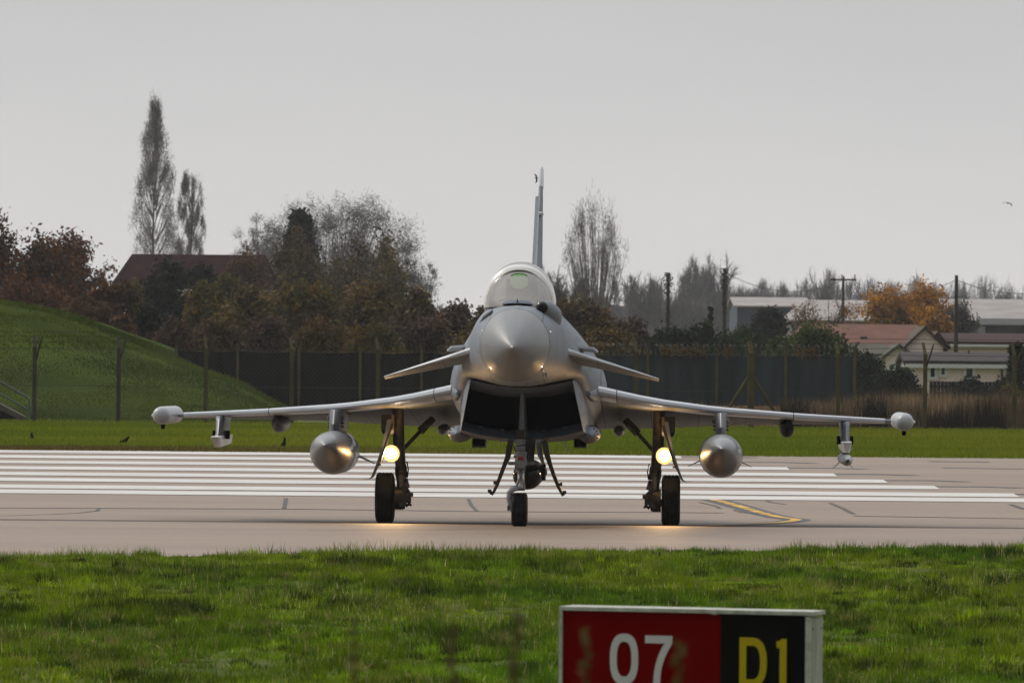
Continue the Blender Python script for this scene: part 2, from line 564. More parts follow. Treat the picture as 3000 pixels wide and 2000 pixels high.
strip_mesh('pavement_joints', J, SEAL, 0.009)
# dark band along the dip: dirt, with the jet's shadow painted into its colour
DIRT_SHADE = mat('dirt_shaded_concrete', (0.075, 0.058, 0.046), .7, var=.3, vscale=1, col2=(0.125, 0.098, 0.078), stretch=(.1, 1, 1))
strip_mesh('dirt_shade_band', [([(-40, 89.4), (40, 89.4)], 2.6)], DIRT_SHADE, 0.0065)

# earth bank on the left, behind the fence
bx = [AX(p, 195) for p in (-420, -200, 0, 130, 290, 420, 560, 680, 730)]
bz = [AZ(640, 195, 0), AZ(660, 195, 0), AZ(692, 195, 0), AZ(722, 195, 130), AZ(780, 195, 290), AZ(830, 195, 420), AZ(880, 195, 560), AZ(940, 195, 680), 0.5]
def bank(X, Y):
    h = np.interp(X + 0.25 * bumps(X * .8, Y * .5), bx, bz) - .54
    t = np.clip((Y - 175.5 + np.clip(X + 13, -10, 0) * .1) / 19.5, 0, 1)
    f = np.sin(t * math.pi / 2) ** 1.25
    b = np.clip((245 - Y) / 30, 0, 1)
    return .50 + h * f * b + 0.09 * bumps(X * .5, Y * .45) * f * np.clip(h, 0, 1)
grid('grass_bank', np.concatenate([np.arange(-60, -20, 2.0), np.arange(-20, -4, 0.3)]), np.concatenate([np.arange(175, 200, .5), np.arange(200, 250, 4)]), bank, BANKM)

# ------------------------------------------------------------------ grass
def blades(name, n, x0, x1, y0, y1, h0, h1, wd, colf, m, zf, hf, seed, lean=.5):
    g = np.random.RandomState(seed)
    x = g.uniform(x0, x1, n); y = g.uniform(y0, y1, n)
    return blades_at(name, x, y, h0, h1, wd, colf, m, zf, hf, g, lean)
def blades_at(name, x, y, h0, h1, wd, colf, m, zf, hf, g, lean=.5):
    n = len(x)
    z = zf(x, y)
    h = g.uniform(h0, h1, n) * hf(x, y)
    a = g.uniform(0, 6.28, n); ln = np.abs(g.normal(0, lean, n)) * h
    tx = x + np.cos(a) * ln; ty = y + np.sin(a) * ln
    b = g.normal(0, .5, n)
    wx, wy = np.cos(b) * wd * g.uniform(.6, 1.3, n), np.sin(b) * wd
    V = np.empty((n, 3, 3), dtype=np.float32)
    V[:, 0] = np.stack([x - wx, y - wy, z - .01], 1)
    V[:, 1] = np.stack([x + wx, y + wy, z - .01], 1)
    V[:, 2] = np.stack([tx, ty, z + h * (1 - np.clip(ln / np.maximum(h, .01), 0, 1) ** 2 * .35)], 1)
    o = npmesh(name, V, 3, m, cols=colf(x, y, g))
    tag(o, kind='stuff')
    return o
GRASSM = mat('grass_blades', (0.08, 0.13, 0.02), 0.5, attr=True, spec=0.14, trans=0.35)
def lowf(x, y, k, s):
    g = np.random.RandomState(s)
    r = 0
    for _ in range(9):
        th = g.uniform(0, 6.28); kk = k * g.uniform(.4, 2.2)
        r = r + np.sin(kk * (x * math.cos(th) + .8 * y * math.sin(th)) + g.uniform(0, 6.28))
    return r / 3.0
def near_cols(x, y, g):
    n = len(x)
    a = np.array([0.080, 0.168, 0.004]); b = np.array([0.205, 0.272, 0.006]); d = np.array([0.012, 0.032, 0.003]); st = np.array([0.46, 0.38, 0.17])
    f = np.clip(.5 + .30 * lowf(x, y, 1.1, 3) + g.normal(0, .22, n), 0, 1)[:, None]
    c = a * (1 - f) + b * f
    q = np.clip(-.10 + .6 * lowf(x, y, 1.9, 9) + .45 * lowf(x, y, 6.5, 10), 0, 1)[:, None]
    c = c * (1 - q * .85) + d * q * .85
    s = (g.uniform(0, 1, n) < .035 + .10 * np.clip(lowf(x, y, .9, 17), 0, 1))[:, None]
    c = np.where(s, st * g.uniform(.5, 1.1, (n, 1)), c)
    return c * g.uniform(.7, 1.3, (n, 1))
g0 = np.random.RandomState(11)
N = 330000
y = 42 + 39 * g0.uniform(0, 1, N) ** .85
x = g0.uniform(-1, 1, N) * (y * .0817 + 2.2)
# frayed edge towards the pavement
keep = y < edge(x) + .22 * lowf(x, y * 0, 2.5, 4) + .1
x, y = x[keep], y[keep]
def near_h(x, y):
    e = np.clip((y - edge(x) + 1.6) / 1.4, 0, 1)
    return (1 + .45 * lowf(x, y, 1.9, 9) + .35 * lowf(x, y, 6.5, 10)) * (1 + .9 * e * (1 + 1.0 * lowf(x, y * 0, 3.0, 21)))
blades_at('grass', x, y, .022, .070, .0050, near_cols, GRASSM, lambda x, y: zg(y) + near_bump(x, y), lambda x, y: np.clip(near_h(x, y), .3, 3), g0, .75)
# tussocks: most blades stand in tufts of their own height and tint
NT = 9000
ty = 42 + 39 * g0.uniform(0, 1, NT) ** .85; tx = g0.uniform(-1, 1, NT) * (ty * .0817 + 2.2)
kp = ty < edge(tx) - .05; tx, ty = tx[kp], ty[kp]; NT = len(tx)
th = g0.uniform(.6, 1.7, NT) ** 1.3 * (1 + .4 * lowf(tx, ty, 1.9, 9)); tr = g0.uniform(.05, .17, NT); tb = np.clip(g0.normal(1, .50, NT), .15, 2.3); tw = g0.uniform(0, 1, NT)
k = g0.randint(0, NT, 470000)
a = g0.uniform(0, 6.28, len(k)); q = g0.uniform(0, 1, len(k)) ** .6 * tr[k]
xx = tx[k] + np.cos(a) * q; yy = ty[k] + np.sin(a) * q
hk = np.clip(th[k], .35, 2.2); bk = tb[k]; wk = tw[k]
def tuft_cols(x, y, g):
    c = near_cols(x, y, g) * bk[:, None]
    return np.where((wk > .94)[:, None], c * .4 + np.array([[.17, .13, .05]]), c)
blades_at('grass', xx, yy, .030, .075, .0052, tuft_cols, GRASSM, lambda x, y: zg(y) + near_bump(x, y), lambda x, y: hk, g0, .75)
# scattered taller tufts
g1 = np.random.RandomState(23)
tx = g1.uniform(-7.5, 7.5, 260); ty = 43 + g1.uniform(0, 1, 260) * (edge(tx) - 43.2)
k = g1.randint(0, 260, 30000)
xx = tx[k] + g1.normal(0, .09, 30000); yy = ty[k] + g1.normal(0, .09, 30000)
blades_at('grass', xx, yy, .07, .17, .005, lambda x, y, g: near_cols(x, y, g) * .85, GRASSM, lambda x, y: zg(y) + near_bump(x, y), lambda x, y: np.ones_like(x), g1, .5)
# far grass beyond the runway: green with a brown fringe
def far_cols(x, y, g):
    n = len(x)
    a = np.array([0.120, 0.175, 0.006]); b = np.array([0.215, 0.235, 0.012]); br = np.array([0.12, 0.085, 0.03])
    f = np.clip(.5 + .35 * lowf(x, y, .5, 31) + g.normal(0, .2, n), 0, 1)[:, None]
    c = a * (1 - f) + b * f
    q = np.clip((135.5 + 1.0 * lowf(x, y * 0, .8, 5) - y) / 1.5, 0, .9)[:, None] * np.clip(.35 - x / 12, .0, 1)[:, None]
    return (c * (1 - q) + br * q) * g.uniform(.7, 1.3, (n, 1))
g2 = np.random.RandomState(31)
N = 170000
y = 132 + 43 * g2.uniform(0, 1, N) ** 1.2
x = g2.uniform(-1, 1, N) * (y * .0817 + 3)
blades_at('grass', x, y, .05, .13, .012, far_cols, GRASSM, lambda x, y: zg(y), lambda x, y: 1 + 0 * x, g2, .6)
# dry reeds along the foot of the fence on the right
DRYM = mat('dry_reeds', (0.2, 0.13, 0.07), 0.8, attr=True, spec=.1, trans=.2)
def dry_cols(x, y, g):
    n = len(x)
    a = np.array([0.20, 0.13, 0.066]); b = np.array([0.33, 0.235, 0.14]); d = np.array([0.035, 0.028, 0.018])
    f = np.clip(.5 + .4 * lowf(x, y, .6, 41) + g.normal(0, .25, n), 0, 1)[:, None]
    c = a * (1 - f) + b * f
    q = (lowf(x, y, 2.2, 43) > .95)[:, None]
    return np.where(q, d, c) * g.uniform(.6, 1.3, (n, 1))
g3 = np.random.RandomState(37)
N = 90000
y = g3.uniform(176, 215, N)
x = g3.uniform(1.0, 20, N)
o = blades_at('dry_reeds', x, y, .32, .78, .016, dry_cols, DRYM, lambda x, y: zg(y), lambda x, y: np.clip(1 + .3 * lowf(x, y, .9, 47), .3, 2) * np.where(x < 8.6, .75, 1.0), g3, .18)
N = 11000
y = g3.uniform(174.0, 176, N)
x = g3.uniform(7.5, 20, N)
blades_at('dry_reeds', x, y, .3, .8, .014, lambda x, y, g: dry_cols(x, y, g) * .6, DRYM, lambda x, y: zg(y), lambda x, y: np.clip(1 + .4 * lowf(x, y, 1.4, 49), .3, 2), g3, .15)
# short rough grass on the bank, longer along its crest
N = 110000
y = g3.uniform(176, 199, N); x = g3.uniform(-24, -6, N)
ok = np.interp(x, bx, bz) > .70
x, y = x[ok], y[ok]
def bank_cols(x, y, g):
    f = np.clip(.5 + .35 * lowf(x, y * 1.5, .6, 61) + g.normal(0, .18, len(x)), 0, 1)[:, None]
    return (np.array([.030, .052, .004]) * (1 - f) + np.array([.085, .108, .010]) * f) * g.uniform(.8, 1.2, (len(x), 1))
blades_at('grass', x, y, .02, .07, .016, bank_cols, GRASSM, bank, lambda x, y: np.where(y > 193, 2.0, 1.0) * np.clip(1 + .5 * lowf(x, y, 1.6, 63), .4, 2.2), g3, .7)
# ------------------------------------------------------------------ the jet
YAW = 0.0271
NOSE = 80.0
jet = empty('fighter_jet', (0, NOSE, 0), -YAW)
tag(jet, 'grey delta-wing fighter jet with canards facing the camera on the runway, landing lights lit', 'fighter jet')
def JL(px, py, ya):
    """point of the jet (full-size photo pixel, metres behind the nose tip) in the jet's own axes"""
    D = NOSE + ya
    rc = py - ROLL * (px - 1500); pc = px + ROLL * (py - 1000)
    return Vector(((pc - 1500) * D / 18360 - YAW * ya, ya, HC - (rc - 1084) * D / 18360))
def JA(px, py, ya):
    v = JL(px, py, ya); v.x = abs(v.x); return v
def mir(p, s): return Vector((abs(p[0]) * s if s else p[0], p[1], p[2]))

NR = 56
def section(ya, pts):
    """closed ring from a half outline (x >= 0) given from top centre to bottom centre"""
    h = spline([(p[0], p[1]) for p in pts], NR // 2 + 1)
    h[0, 0] = 0; h[-1, 0] = 0
    ring = [Vector((x, ya, z)) for x, z in h] + [Vector((-x, ya, z)) for x, z in h[-2:0:-1]]
    return ring
def ell(w_, top, bot, n=9, e=2.0):
    c, hh = (top + bot) / 2, (top - bot) / 2
    o = []
    for i in range(n):
        t = math.pi * i / (n - 1)
        o.append((w_ * abs(math.sin(t)) ** (2 / e), c + hh * math.copysign(abs(math.cos(t)) ** (2 / e), math.cos(t))))
    return o
# radome
rad = [(0.0, .028, 2.425, 2.368), (.05, .040, 2.437, 2.355), (.16, .105, 2.50, 2.285), (.4, .205, 2.605, 2.185), (.75, .315, 2.73, 2.08), (1.15, .398, 2.835, 2.0), (1.52, .447, 2.905, 1.955)]
m = MB(); m.loft([section(a, ell(b, c, d)) for a, b, c, d in rad]); m.build('radome', GREYR, jet)
m = MB(); m.lathe([(-.10, .006), (-.02, .018), (.04, .034)], (0, 0, 2.396), n=16); m.build('nose_probe', WHITEM, jet)
def half(*p): return list(p)
ST = [
 (1.535, [(x, z) for x, z in ell(.450, 2.909, 1.951)]),
 (2.1, [(x, z) for x, z in ell(.515, 2.945, 1.915, e=2.1)]),
 (2.8, half((0, 2.955), (.22, 2.945), (.43, 2.86), (.555, 2.68), (.59, 2.45), (.545, 2.2), (.37, 1.99), (.18, 1.92), (0, 1.90))),
 (3.5, half((0, 2.965), (.28, 2.955), (.46, 2.88), (.60, 2.68), (.655, 2.44), (.64, 2.2), (.47, 1.985), (.24, 1.90), (0, 1.885))),
 (4.4, half((0, 2.98), (.30, 2.97), (.47, 2.90), (.64, 2.66), (.725, 2.42), (.745, 2.2), (.64, 2.01), (.33, 1.925), (0, 1.90))),
 (5.3, half((0, 2.99), (.30, 2.985), (.47, 2.92), (.68, 2.64), (.80, 2.38), (.865, 2.12), (.80, 1.98), (.42, 1.93), (0, 1.91))),
 (6.3, half((0, 3.18), (.25, 3.12), (.45, 2.92), (.70, 2.64), (.88, 2.34), (.965, 1.98), (.87, 1.70), (.55, 1.62), (0, 1.60))),
 (7.4, half((0, 3.16), (.25, 3.09), (.45, 2.90), (.73, 2.62), (.97, 2.26), (1.05, 1.86), (.90, 1.5), (.6, 1.40), (0, 1.38))),
 (9.0, half((0, 3.05), (.25, 2.98), (.5, 2.76), (.80, 2.48), (1.03, 2.16), (1.10, 1.78), (.92, 1.40), (.65, 1.28), (0, 1.26))),
 (11.5, half((0, 2.85), (.25, 2.76), (.5, 2.58), (.80, 2.34), (1.03, 2.04), (1.08, 1.66), (.92, 1.28), (.65, 1.15), (0, 1.13))),
 (13.5, half((0, 2.55), (.25, 2.47), (.5, 2.38), (.78, 2.2), (.98, 1.94), (1.04, 1.62), (.96, 1.30), (.6, 1.18), (0, 1.2))),
 (14.7, half((0, 2.25), (.2, 2.26), (.5, 2.26), (.74, 2.08), (.86, 1.86), (.88, 1.64), (.80, 1.42), (.5, 1.30), (0, 1.40)))]
# stations smoothed along the body
def loft_stations(ST, step):
    rings = np.array([[tuple(p) for p in section(a, pts)] for a, pts in ST])
    ya = rings[:, 0, 1]
    out = []
    for y in np.arange(ya[0], ya[-1] + step * .5, step):
        y = min(y, ya[-1])
        i = min(max(int(np.searchsorted(ya, y)) - 1, 0), len(ya) - 2)
        t = (y - ya[i]) / (ya[i + 1] - ya[i])
        a, b = rings[max(i - 1, 0)], rings[i]
        c, d = rings[i + 1], rings[min(i + 2, len(ya) - 1)]
        hh = ya[i + 1] - ya[i]
        m0 = (c - a) / (ya[i + 1] - ya[max(i - 1, 0)]) * hh
        m1 = (d - b) / (ya[min(i + 2, len(ya) - 1)] - ya[i]) * hh
        r_ = (2 * t**3 - 3 * t**2 + 1) * b + (t**3 - 2 * t**2 + t) * m0 + (-2 * t**3 + 3 * t**2) * c + (t**3 - t**2) * m1
        r_[:, 1] = y
        out.append([Vector(p) for p in r_])
    return out
m = MB(); m.loft(loft_stations(ST, .2)); fus = m.build('fuselage', GREY, jet, 50)
for s in (-1, 1):
    m = MB(); m.lathe([(14.2, .36), (14.9, .40), (15.5, .33), (15.75, .28), (15.5, .25), (14.8, .25)], (.44 * s, 0, 1.80), n=28); m.build('engine_nozzle', NOZ, jet)

# cockpit: sill, tub, seat, coaming, head-up display
# canopy_frame arch
def arch(w_, zb, zt, ya, n=25, e=2.15):
    o = []
    for i in range(n):
        t = math.pi * i / (n - 1)
        o.append(Vector((w_ * math.copysign(abs(math.cos(t)) ** (2 / e), math.cos(t)), ya, zb + (zt - zb) * abs(math.sin(t)) ** (2 / e))))
    return o
ZB = 2.93
wind = [(2.55, .20, 2.985), (2.72, .30, 3.06), (2.95, .375, 3.20), (3.2, .42, 3.34), (3.45, .447, 3.452)]
m = MB(); m.loft([arch(b, ZB, c, a) for a, b, c in wind], closed=False); m.build('windscreen', GLASS, jet, 60)
can = [(3.56, .455, 3.50), (3.9, .468, 3.545), (4.4, .475, 3.56), (5.0, .462, 3.52), (5.5, .43, 3.43), (6.0, .36, 3.29), (6.35, .27, 3.17)]
m = MB(); m.loft([arch(b, ZB, c, a) for a, b, c in can], closed=False); cano = m.build('canopy', GLASSC, jet, 60)
# the arch where windscreen and canopy meet, a broad pale band
m = MB()
prof = [(3.46, -.105), (3.37, -.055), (3.41, -.005), (3.52, .018), (3.62, .012), (3.66, -.02), (3.60, -.07)]
rings = []
for k in range(37):
    t = math.pi * k / 36
    e = 2.15
    cx_, sx_ = math.copysign(abs(math.cos(t)) ** (2 / e), math.cos(t)), abs(math.sin(t)) ** (2 / e)
    rings.append([Vector(((.458 + q) * cx_, y, ZB + (.560 + .03 * 0 + q) * sx_)) for y, q in prof])
m.loft(rings); m.build('arch_frame', WHITEM, cano, 60)
# windscreen foot: the plate in front of the glass
m = MB()
rings = []
for a, z0 in ((2.40, .015), (2.5, .045), (2.62, .06)):
    rings.append([Vector((x, a + 1.15 * (abs(x) / .47) ** 2.2, 2.965 - .10 * (abs(x) / .47) ** 2.5 + z0)) for x in np.linspace(-.47, .47, 25)])
rings.append([Vector((x, 2.66 + 1.15 * (abs(x) / .47) ** 2.2, 2.90 - .10 * (abs(x) / .47) ** 2.5)) for x in np.linspace(-.47, .47, 25)])
m.loft(rings, closed=False); m.build('windscreen_sill', LIPB, jet, 50)
m = MB(); m.box((0, 2.46, 3.0), (.012, .05, .07)); m.build('sideslip_vane', BLACK, jet)
# coaming over the instruments
m = MB()
rings = []
for a, w_, z in ((2.75, .14, 3.0), (2.95, .24, 3.05), (3.2, .31, 3.08), (3.45, .34, 3.085), (3.5, .33, 3.02)):
    rings.append([Vector((w_ * math.cos(t), a, 2.9 + (z - 2.9) * math.sin(t) ** .7 if math.sin(t) > 0 else 2.9)) for t in np.linspace(0, math.pi, 21)])
m.loft(rings, closed=False); m.build('instrument_coaming', COCK, jet, 60)
# head-up display: rounded glass on a bracket
m = MB()
pts = []
for k in range(32):
    t = 2 * math.pi * k / 32
    pts.append((.118 * math.copysign(abs(math.cos(t)) ** .75, math.cos(t)), .098 * math.copysign(abs(math.sin(t)) ** .75, math.sin(t))))
hc = JL(1521, 824, 3.25)
m.loft([[Vector((hc.x + x, 3.22 + o_ + z * .35, hc.z + z)) for x, z in pts] for o_ in (0, .012)])
hud = m.build('head_up_display', HUDG, jet)
m = MB()
m.loft([[Vector((hc.x + x * k_, 3.225 + z * .35, hc.z + z * k_)) for x, z in pts] for k_ in (1.0, 1.10)] , cap=False)
for s in (-1, 1): m.tube([(hc.x + s * .09, 3.25, hc.z - .09), (hc.x + s * .10, 3.3, 3.03)], .012, 8)
m.build('display_frame', COCK, hud)
m = MB()
m.box((0, 4.72, 3.02), (.42, .16, .62), Matrix.Rotation(R(-12), 3, 'X')); m.box((0, 4.80, 3.30), (.30, .14, .24), Matrix.Rotation(R(-12), 3, 'X'))
m.box((0, 4.45, 2.78), (.42, .45, .12))
m.build('ejection_seat', COCK, jet)
# infrared ball in its fairing ahead of the windscreen, right of the nose
bc = JL(1589, 900, 2.35)
m = MB(); m.lathe([(-.080 * math.cos(t), .082 * math.sin(t)) for t in np.linspace(.03, math.pi - .03, 18)], bc, n=26)
sens = m.build('infrared_sensor_ball', LENSB, jet)
m = MB()
rings = []
for a, rx, rz, dx, dz in ((.005, .079, .079, 0, 0), (.06, .098, .105, .012, -.018), (.22, .15, .17, .045, -.075), (.5, .17, .18, .08, -.12), (1.0, .12, .13, .11, -.17), (1.5, .01, .02, .10, -.2)):
    rings.append([Vector((bc.x + dx + rx * math.cos(t), bc.y + a, bc.z + dz + rz * math.sin(t))) for t in np.linspace(0, 2 * math.pi, 24, endpoint=False)])
m.loft(rings); m.build('sensor_fairing', GREY, sens)
# little things round the nose: air data probes, vents, strakes, panel seams
for px, py in ((1415, 969), (1612, 972), (1436, 1083), (1590, 1085)):
    p = JL(px, py, 1.75); m = MB()
    m.tube([p + Vector((0, .05, 0)), p + Vector((0, -.06, 0)), p + Vector((0, -.10, -.01))], [.018, .016, .004], 10)
    m.build('air_data_probe', WHITEM, jet)
m = MB(); p = JL(1466, 1108, 1.9); q = JL(1484, 1100, 1.9)
m.loft([[p + Vector((0, o_, 0)), q + Vector((.0, o_, 0)), q + Vector((-.03, o_, .02)), p + Vector((.02, o_, .06))] for o_ in (0, .22)]); m.build('blade_aerial', WHITEM, jet)
for px, py, l in ((1514, 1116, .07), (1546, 1119, .07), (1600, 1100, .07)):
    m = MB(); p = JL(px, py - 8, 2.2); m.loft([[p + Vector((x, y, 0)) for x, y in ((-.008, 0), (.008, 0), (.008, .12), (-.008, .12))], [p + Vector((x, y, -l)) for x, y in ((-.004, .03), (.004, .03), (.004, .1), (-.004, .1))]], smooth=False); m.build('blade_aerial', GREYD, jet)
m = MB(); p = JL(1590, 1076, 1.95)
m.tube([p, p + Vector((-.02, .1, -.06)), p + Vector((-.02, .2, -.10))], [.03, .03, .01], 10); m.build('gun_port', BLACK, jet)
for s, (px, py) in ((-1, (1417, 922)), ):
    m = MB(); a = JL(1441, 912, 2.2); b = JL(1405, 950, 2.5)
    m.tube([a + Vector((.01, -.2, 0)), (a + b) / 2 + Vector((-.0, -.10, .01)), b + Vector((0, .1, 0))], [.015, .035, .02], 12)
    m.build('vent_fairing', LIPB, jet)
for s in (-1, 1):
    a = (0.62, 2.27); m = MB()
    pr = [(5.2, .0), (5.55, .0)]
    top = [Vector((s * x, y, z)) for x, y, z in ((.76, 4.9, 2.44), (.97, 5.15, 2.425), (1.03, 5.35, 2.375), (.99, 5.6, 2.375), (.78, 5.6, 2.40))]
    m.loft([top, [p + Vector((0, 0, -.03)) for p in top]], smooth=False)
    m.build('strake', GREYL, jet)

# canards
for s in (-1, 1):
    rt, tp = JA(1405, 1019, 3.3), JA(1125, 1103, 4.85)
    rings = []
    for f in np.linspace(0, 1, 7):
        le = rt.lerp(tp, f)
        ch = 1.55 * (1 - f) + .32 * f
        th = .075 * (1 - f) + .016 * f
        dz = -.155 * (1 - f) - .035 * f
        ring = []
        for u, v in ((0, 0), (.015, .35), (.06, .5), (.4, .5), (1, .05), (1, -.05), (.4, -.5), (.06, -.5), (.015, -.35)):
            ring.append(Vector((s * le.x, le.y + ch * u, le.z + dz * u + th * v)))
        rings.append(ring)
    m = MB(); m.loft(rings); cn = m.build('canard', GREY, jet, 40)
    rings = []
    for f in np.linspace(0, 1, 7):
        le = rt.lerp(tp, f); th = .075 * (1 - f) + .016 * f
        rings.append([Vector((s * le.x, le.y + u, le.z + th * v)) for u, v in ((-.006, 0), (.012, .55), (.07, .60), (.07, .3), (.03, 0), (.07, -.3), (.03, -.5))])
    m = MB(); m.loft(rings); m.build('leading_edge', GREYL, cn, 60)

# intake box under the nose
def iring(wt, wb, zc_t, zt, zc_b, zb, y_t, y_b, n=12):
    """wt/wb half widths, zc centre heights (the sagging middle), z corner heights"""
    o = []
    for k in range(n + 1):
        u = -1 + 2 * k / n
        o.append(Vector((wt * u, y_t, zc_t + (zt - zc_t) * abs(u) ** 2.0)))
    for k in range(1, 6):
        f = k / 6
        o.append(Vector((wt + (wb - wt) * f, y_t + (y_b - y_t) * f, zt + (zb - zt) * f)))
    for k in range(n + 1):
        u = 1 - 2 * k / n
        o.append(Vector((wb * u, y_b, zc_b + (zb - zc_b) * abs(u) ** 2.0)))
    for k in range(1, 6):
        f = k / 6
        o.append(Vector((-(wb + (wt - wb) * f), y_b + (y_t - y_b) * f, zb + (zt - zb) * f)))
    return o
m = MB()
m.loft([iring(.690, .835, 1.868, 1.970, 1.158, 1.280, 4.92, 5.45),
        iring(.72, .848, 1.868, 1.972, 1.142, 1.264, 5.10, 5.60),
        iring(.80, .872, 1.85, 1.93, 1.12, 1.24, 5.8, 6.1),
        iring(.88, .895, 1.75, 1.80, 1.10, 1.21, 6.8, 6.9),
        iring(.94, .93, 1.62, 1.62, 1.08, 1.17, 8.6, 8.6),
        iring(.95, .95, 1.5, 1.5, 1.07, 1.14, 11.0, 11.0),
        iring(.80, .80, 1.5, 1.5, 1.15, 1.20, 13.4, 13.4)], cap=False)
m.build('intake_cowl', GREY, jet, 45)
m = MB()       # inside: ramp above, side walls, then the dark duct
m.loft([iring(.690, .835, 1.868, 1.970, 1.158, 1.280, 4.92, 5.45),
        iring(.686, .828, 1.862, 1.963, 1.166, 1.288, 4.925, 5.46),
        iring(.745, .812, 1.725, 1.832, 1.275, 1.40, 5.62, 5.80)], cap=False)
m.build('intake_lip', LIPB, jet, 45)
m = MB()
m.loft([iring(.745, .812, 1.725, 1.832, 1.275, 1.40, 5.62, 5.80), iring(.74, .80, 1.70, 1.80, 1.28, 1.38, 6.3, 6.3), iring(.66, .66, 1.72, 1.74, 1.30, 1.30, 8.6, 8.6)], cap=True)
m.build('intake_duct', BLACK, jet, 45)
# splitter down the middle, and the hinge fittings on the lower lip
m = MB()
m.loft([[Vector((x * k, y, 1.79)) for x, y in ((-.02, 5.30), (.02, 5.30), (.06, 6.0), (-.06, 6.0))] if k == 1 else [Vector((x * 1.2, y + .12, 1.20)) for x, y in ((-.03, 5.28), (.03, 5.28), (.075, 6.0), (-.075, 6.0))] for k in (1, 2)])
m.build('intake_splitter', GREY, jet)
for x in (-.58, -.28, .28, .58):
    m = MB(); zz = 1.262 + .11 * (abs(x) / .8) ** 2; m.lathe([(-.04, .005), (-.03, .022), (.03, .022), (.04, .005)], (x, 5.74, zz), axis='x', n=12); m.build('lip_hinge', LIPB, jet)
# dark diverter gap between nose and intake, and its two walls
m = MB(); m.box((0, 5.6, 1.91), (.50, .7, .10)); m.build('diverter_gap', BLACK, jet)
for s in (-1, 1):
    m = MB()
    m.loft([[Vector((s * .26, 5.1, 1.875)), Vector((s * .60, 5.1, 1.935)), Vector((s * .60, 5.1, 2.02)), Vector((s * .26, 5.1, 1.96))],
            [Vector((s * .26, 6.4, 1.84)), Vector((s * .92, 6.4, 1.90)), Vector((s * .92, 6.4, 2.10)), Vector((s * .26, 6.4, 1.98))]], smooth=False)
    m.build('diverter_wall', LIPB, jet)
# belly details
for px0, px1, py0, py1 in ((1383, 1423, 1284, 1311), (1681, 1719, 1286, 1312)):
    a, b = JL(px0, py0, 8.0), JL(px1, py1, 8.0)
    m = MB(); m.box(((a.x + b.x) / 2, 8.3, (a.z + b.z) / 2), (abs(a.x - b.x), .6, abs(a.z - b.z))); bxo = m.build('flare_dispenser', GREYD, jet)
    m = MB(); m.box(((a.x + b.x) / 2, 7.997, (a.z + b.z) / 2 + .008), (abs(a.x - b.x) - .03, .012, abs(a.z - b.z) - .035)); m.build('dispenser_mouth', BLACK, bxo)
for px, y0, y1 in ((1653, 1277, 1320), (1462, 1277, 1303)):
    a, b = JL(px, y0, 8.2), JL(px + 4, y1, 8.3)
    m = MB(); m.loft([[a + Vector((x, y, .05)) for x, y in ((0, -.1), (.015, 0), (0, .16), (-.015, 0))], [b + Vector((x * .5, y * .6, 0)) for x, y in ((0, -.1), (.015, 0), (0, .16), (-.015, 0))]]); m.build('belly_aerial', GREYD, jet)
for s in (-1, 1):
    # bulged fairing with louvres at the foot of the intake side
    m = MB()
    rings = []
    for a, r_ in ((6.1, .03), (6.2, .10), (6.6, .15), (7.6, .15), (9.6, .13), (11, .04)):
        rings.append([Vector((s * (.90 + r_ * math.cos(t)), a, 1.215 + .8 * r_ * math.sin(t))) for t in np.linspace(0, 2 * math.pi, 20, endpoint=False)])
    m.loft(rings); fr = m.build('lower_fairing', GREY, jet)
    for k in range(4):
        m = MB(); t = R(200 - k * 26 if s < 0 else -20 + k * 26)
        m.box((s * .90 + .115 * math.cos(t), 6.32 + .03 * k, 1.215 + .095 * math.sin(t)), (.045, .10, .012), Matrix.Rotation(-t, 3, 'Y')); m.build('louvre', BLACK, fr)
    m = MB()
    c = Vector((s * 1.27, 10.2, 1.235))
    m.lathe([(-.16, .01), (-.12, .045), (0, .072), (1.0, .08), (2.2, .03)], c, n=20); m.build('hinge_fairing', GREYL, jet)
    # body-side bulge where the wing root meets the intake
    m = MB()
    rings = []
    for a, rx, rz in ((6.1, .02, .03), (6.25, .05, .06), (6.6, .09, .10), (7.5, .12, .13), (9, .10, .12)):
        rings.append([Vector((s * (.90 + .03 * (a - 5.95) + rx * math.cos(t)), a, 1.775 + rz * math.sin(t))) for t in np.linspace(0, 2 * math.pi, 20, endpoint=False)])
    m.loft(rings); m.build('root_fairing', GREY, jet)

# wings
WX = [.80, 1.3, 1.76, 2.2, 2.65, 3.2, 3.9, 4.6, 5.25]
def le(x): return Vector((x, 12.2 - (5.2 - x) * 1.327, float(np.interp(x, [.8, 1.05, 1.76, 2.65, 3.9, 5.3], [1.86, 1.815, 1.665, 1.555, 1.465, 1.392]))))
def te(x): return Vector((x, 13.55 - .04 * x, float(np.interp(x, [.8, 1.6, 3.0, 5.3], [1.235, 1.245, 1.32, 1.352]))))
def thick(x): return float(np.interp(x, [.8, 2.65, 5.3], [.165, .105, .060]))
UP = [(0, 0), (.004, .42), (.02, .72), (.06, .95), (.15, 1.0), (.35, .9), (.6, .6), (.82, .28), (1, .04)]
def wsec(x, s, u0=0.0, u1=1.0, grow=0.0):
    a, b, th = le(x), te(x), thick(x)
    us = [(u, v) for u, v in UP if u0 <= u <= u1]
    def P(u, v):
        # blend of leading and trailing height, with the rear edge drooped
        z = a.z + (b.z - a.z) * (u ** 1.25)
        return Vector((s * x, a.y + (b.y - a.y) * u, z + th * (.45 if v < 0 else .55) * v + (grow if v > 0 else -grow if v < 0 else 0)))
    top = [P(u, v) for u, v in us]
    bot = [P(u, -v) for u, v in us if u > 0]
    return top + bot[::-1]
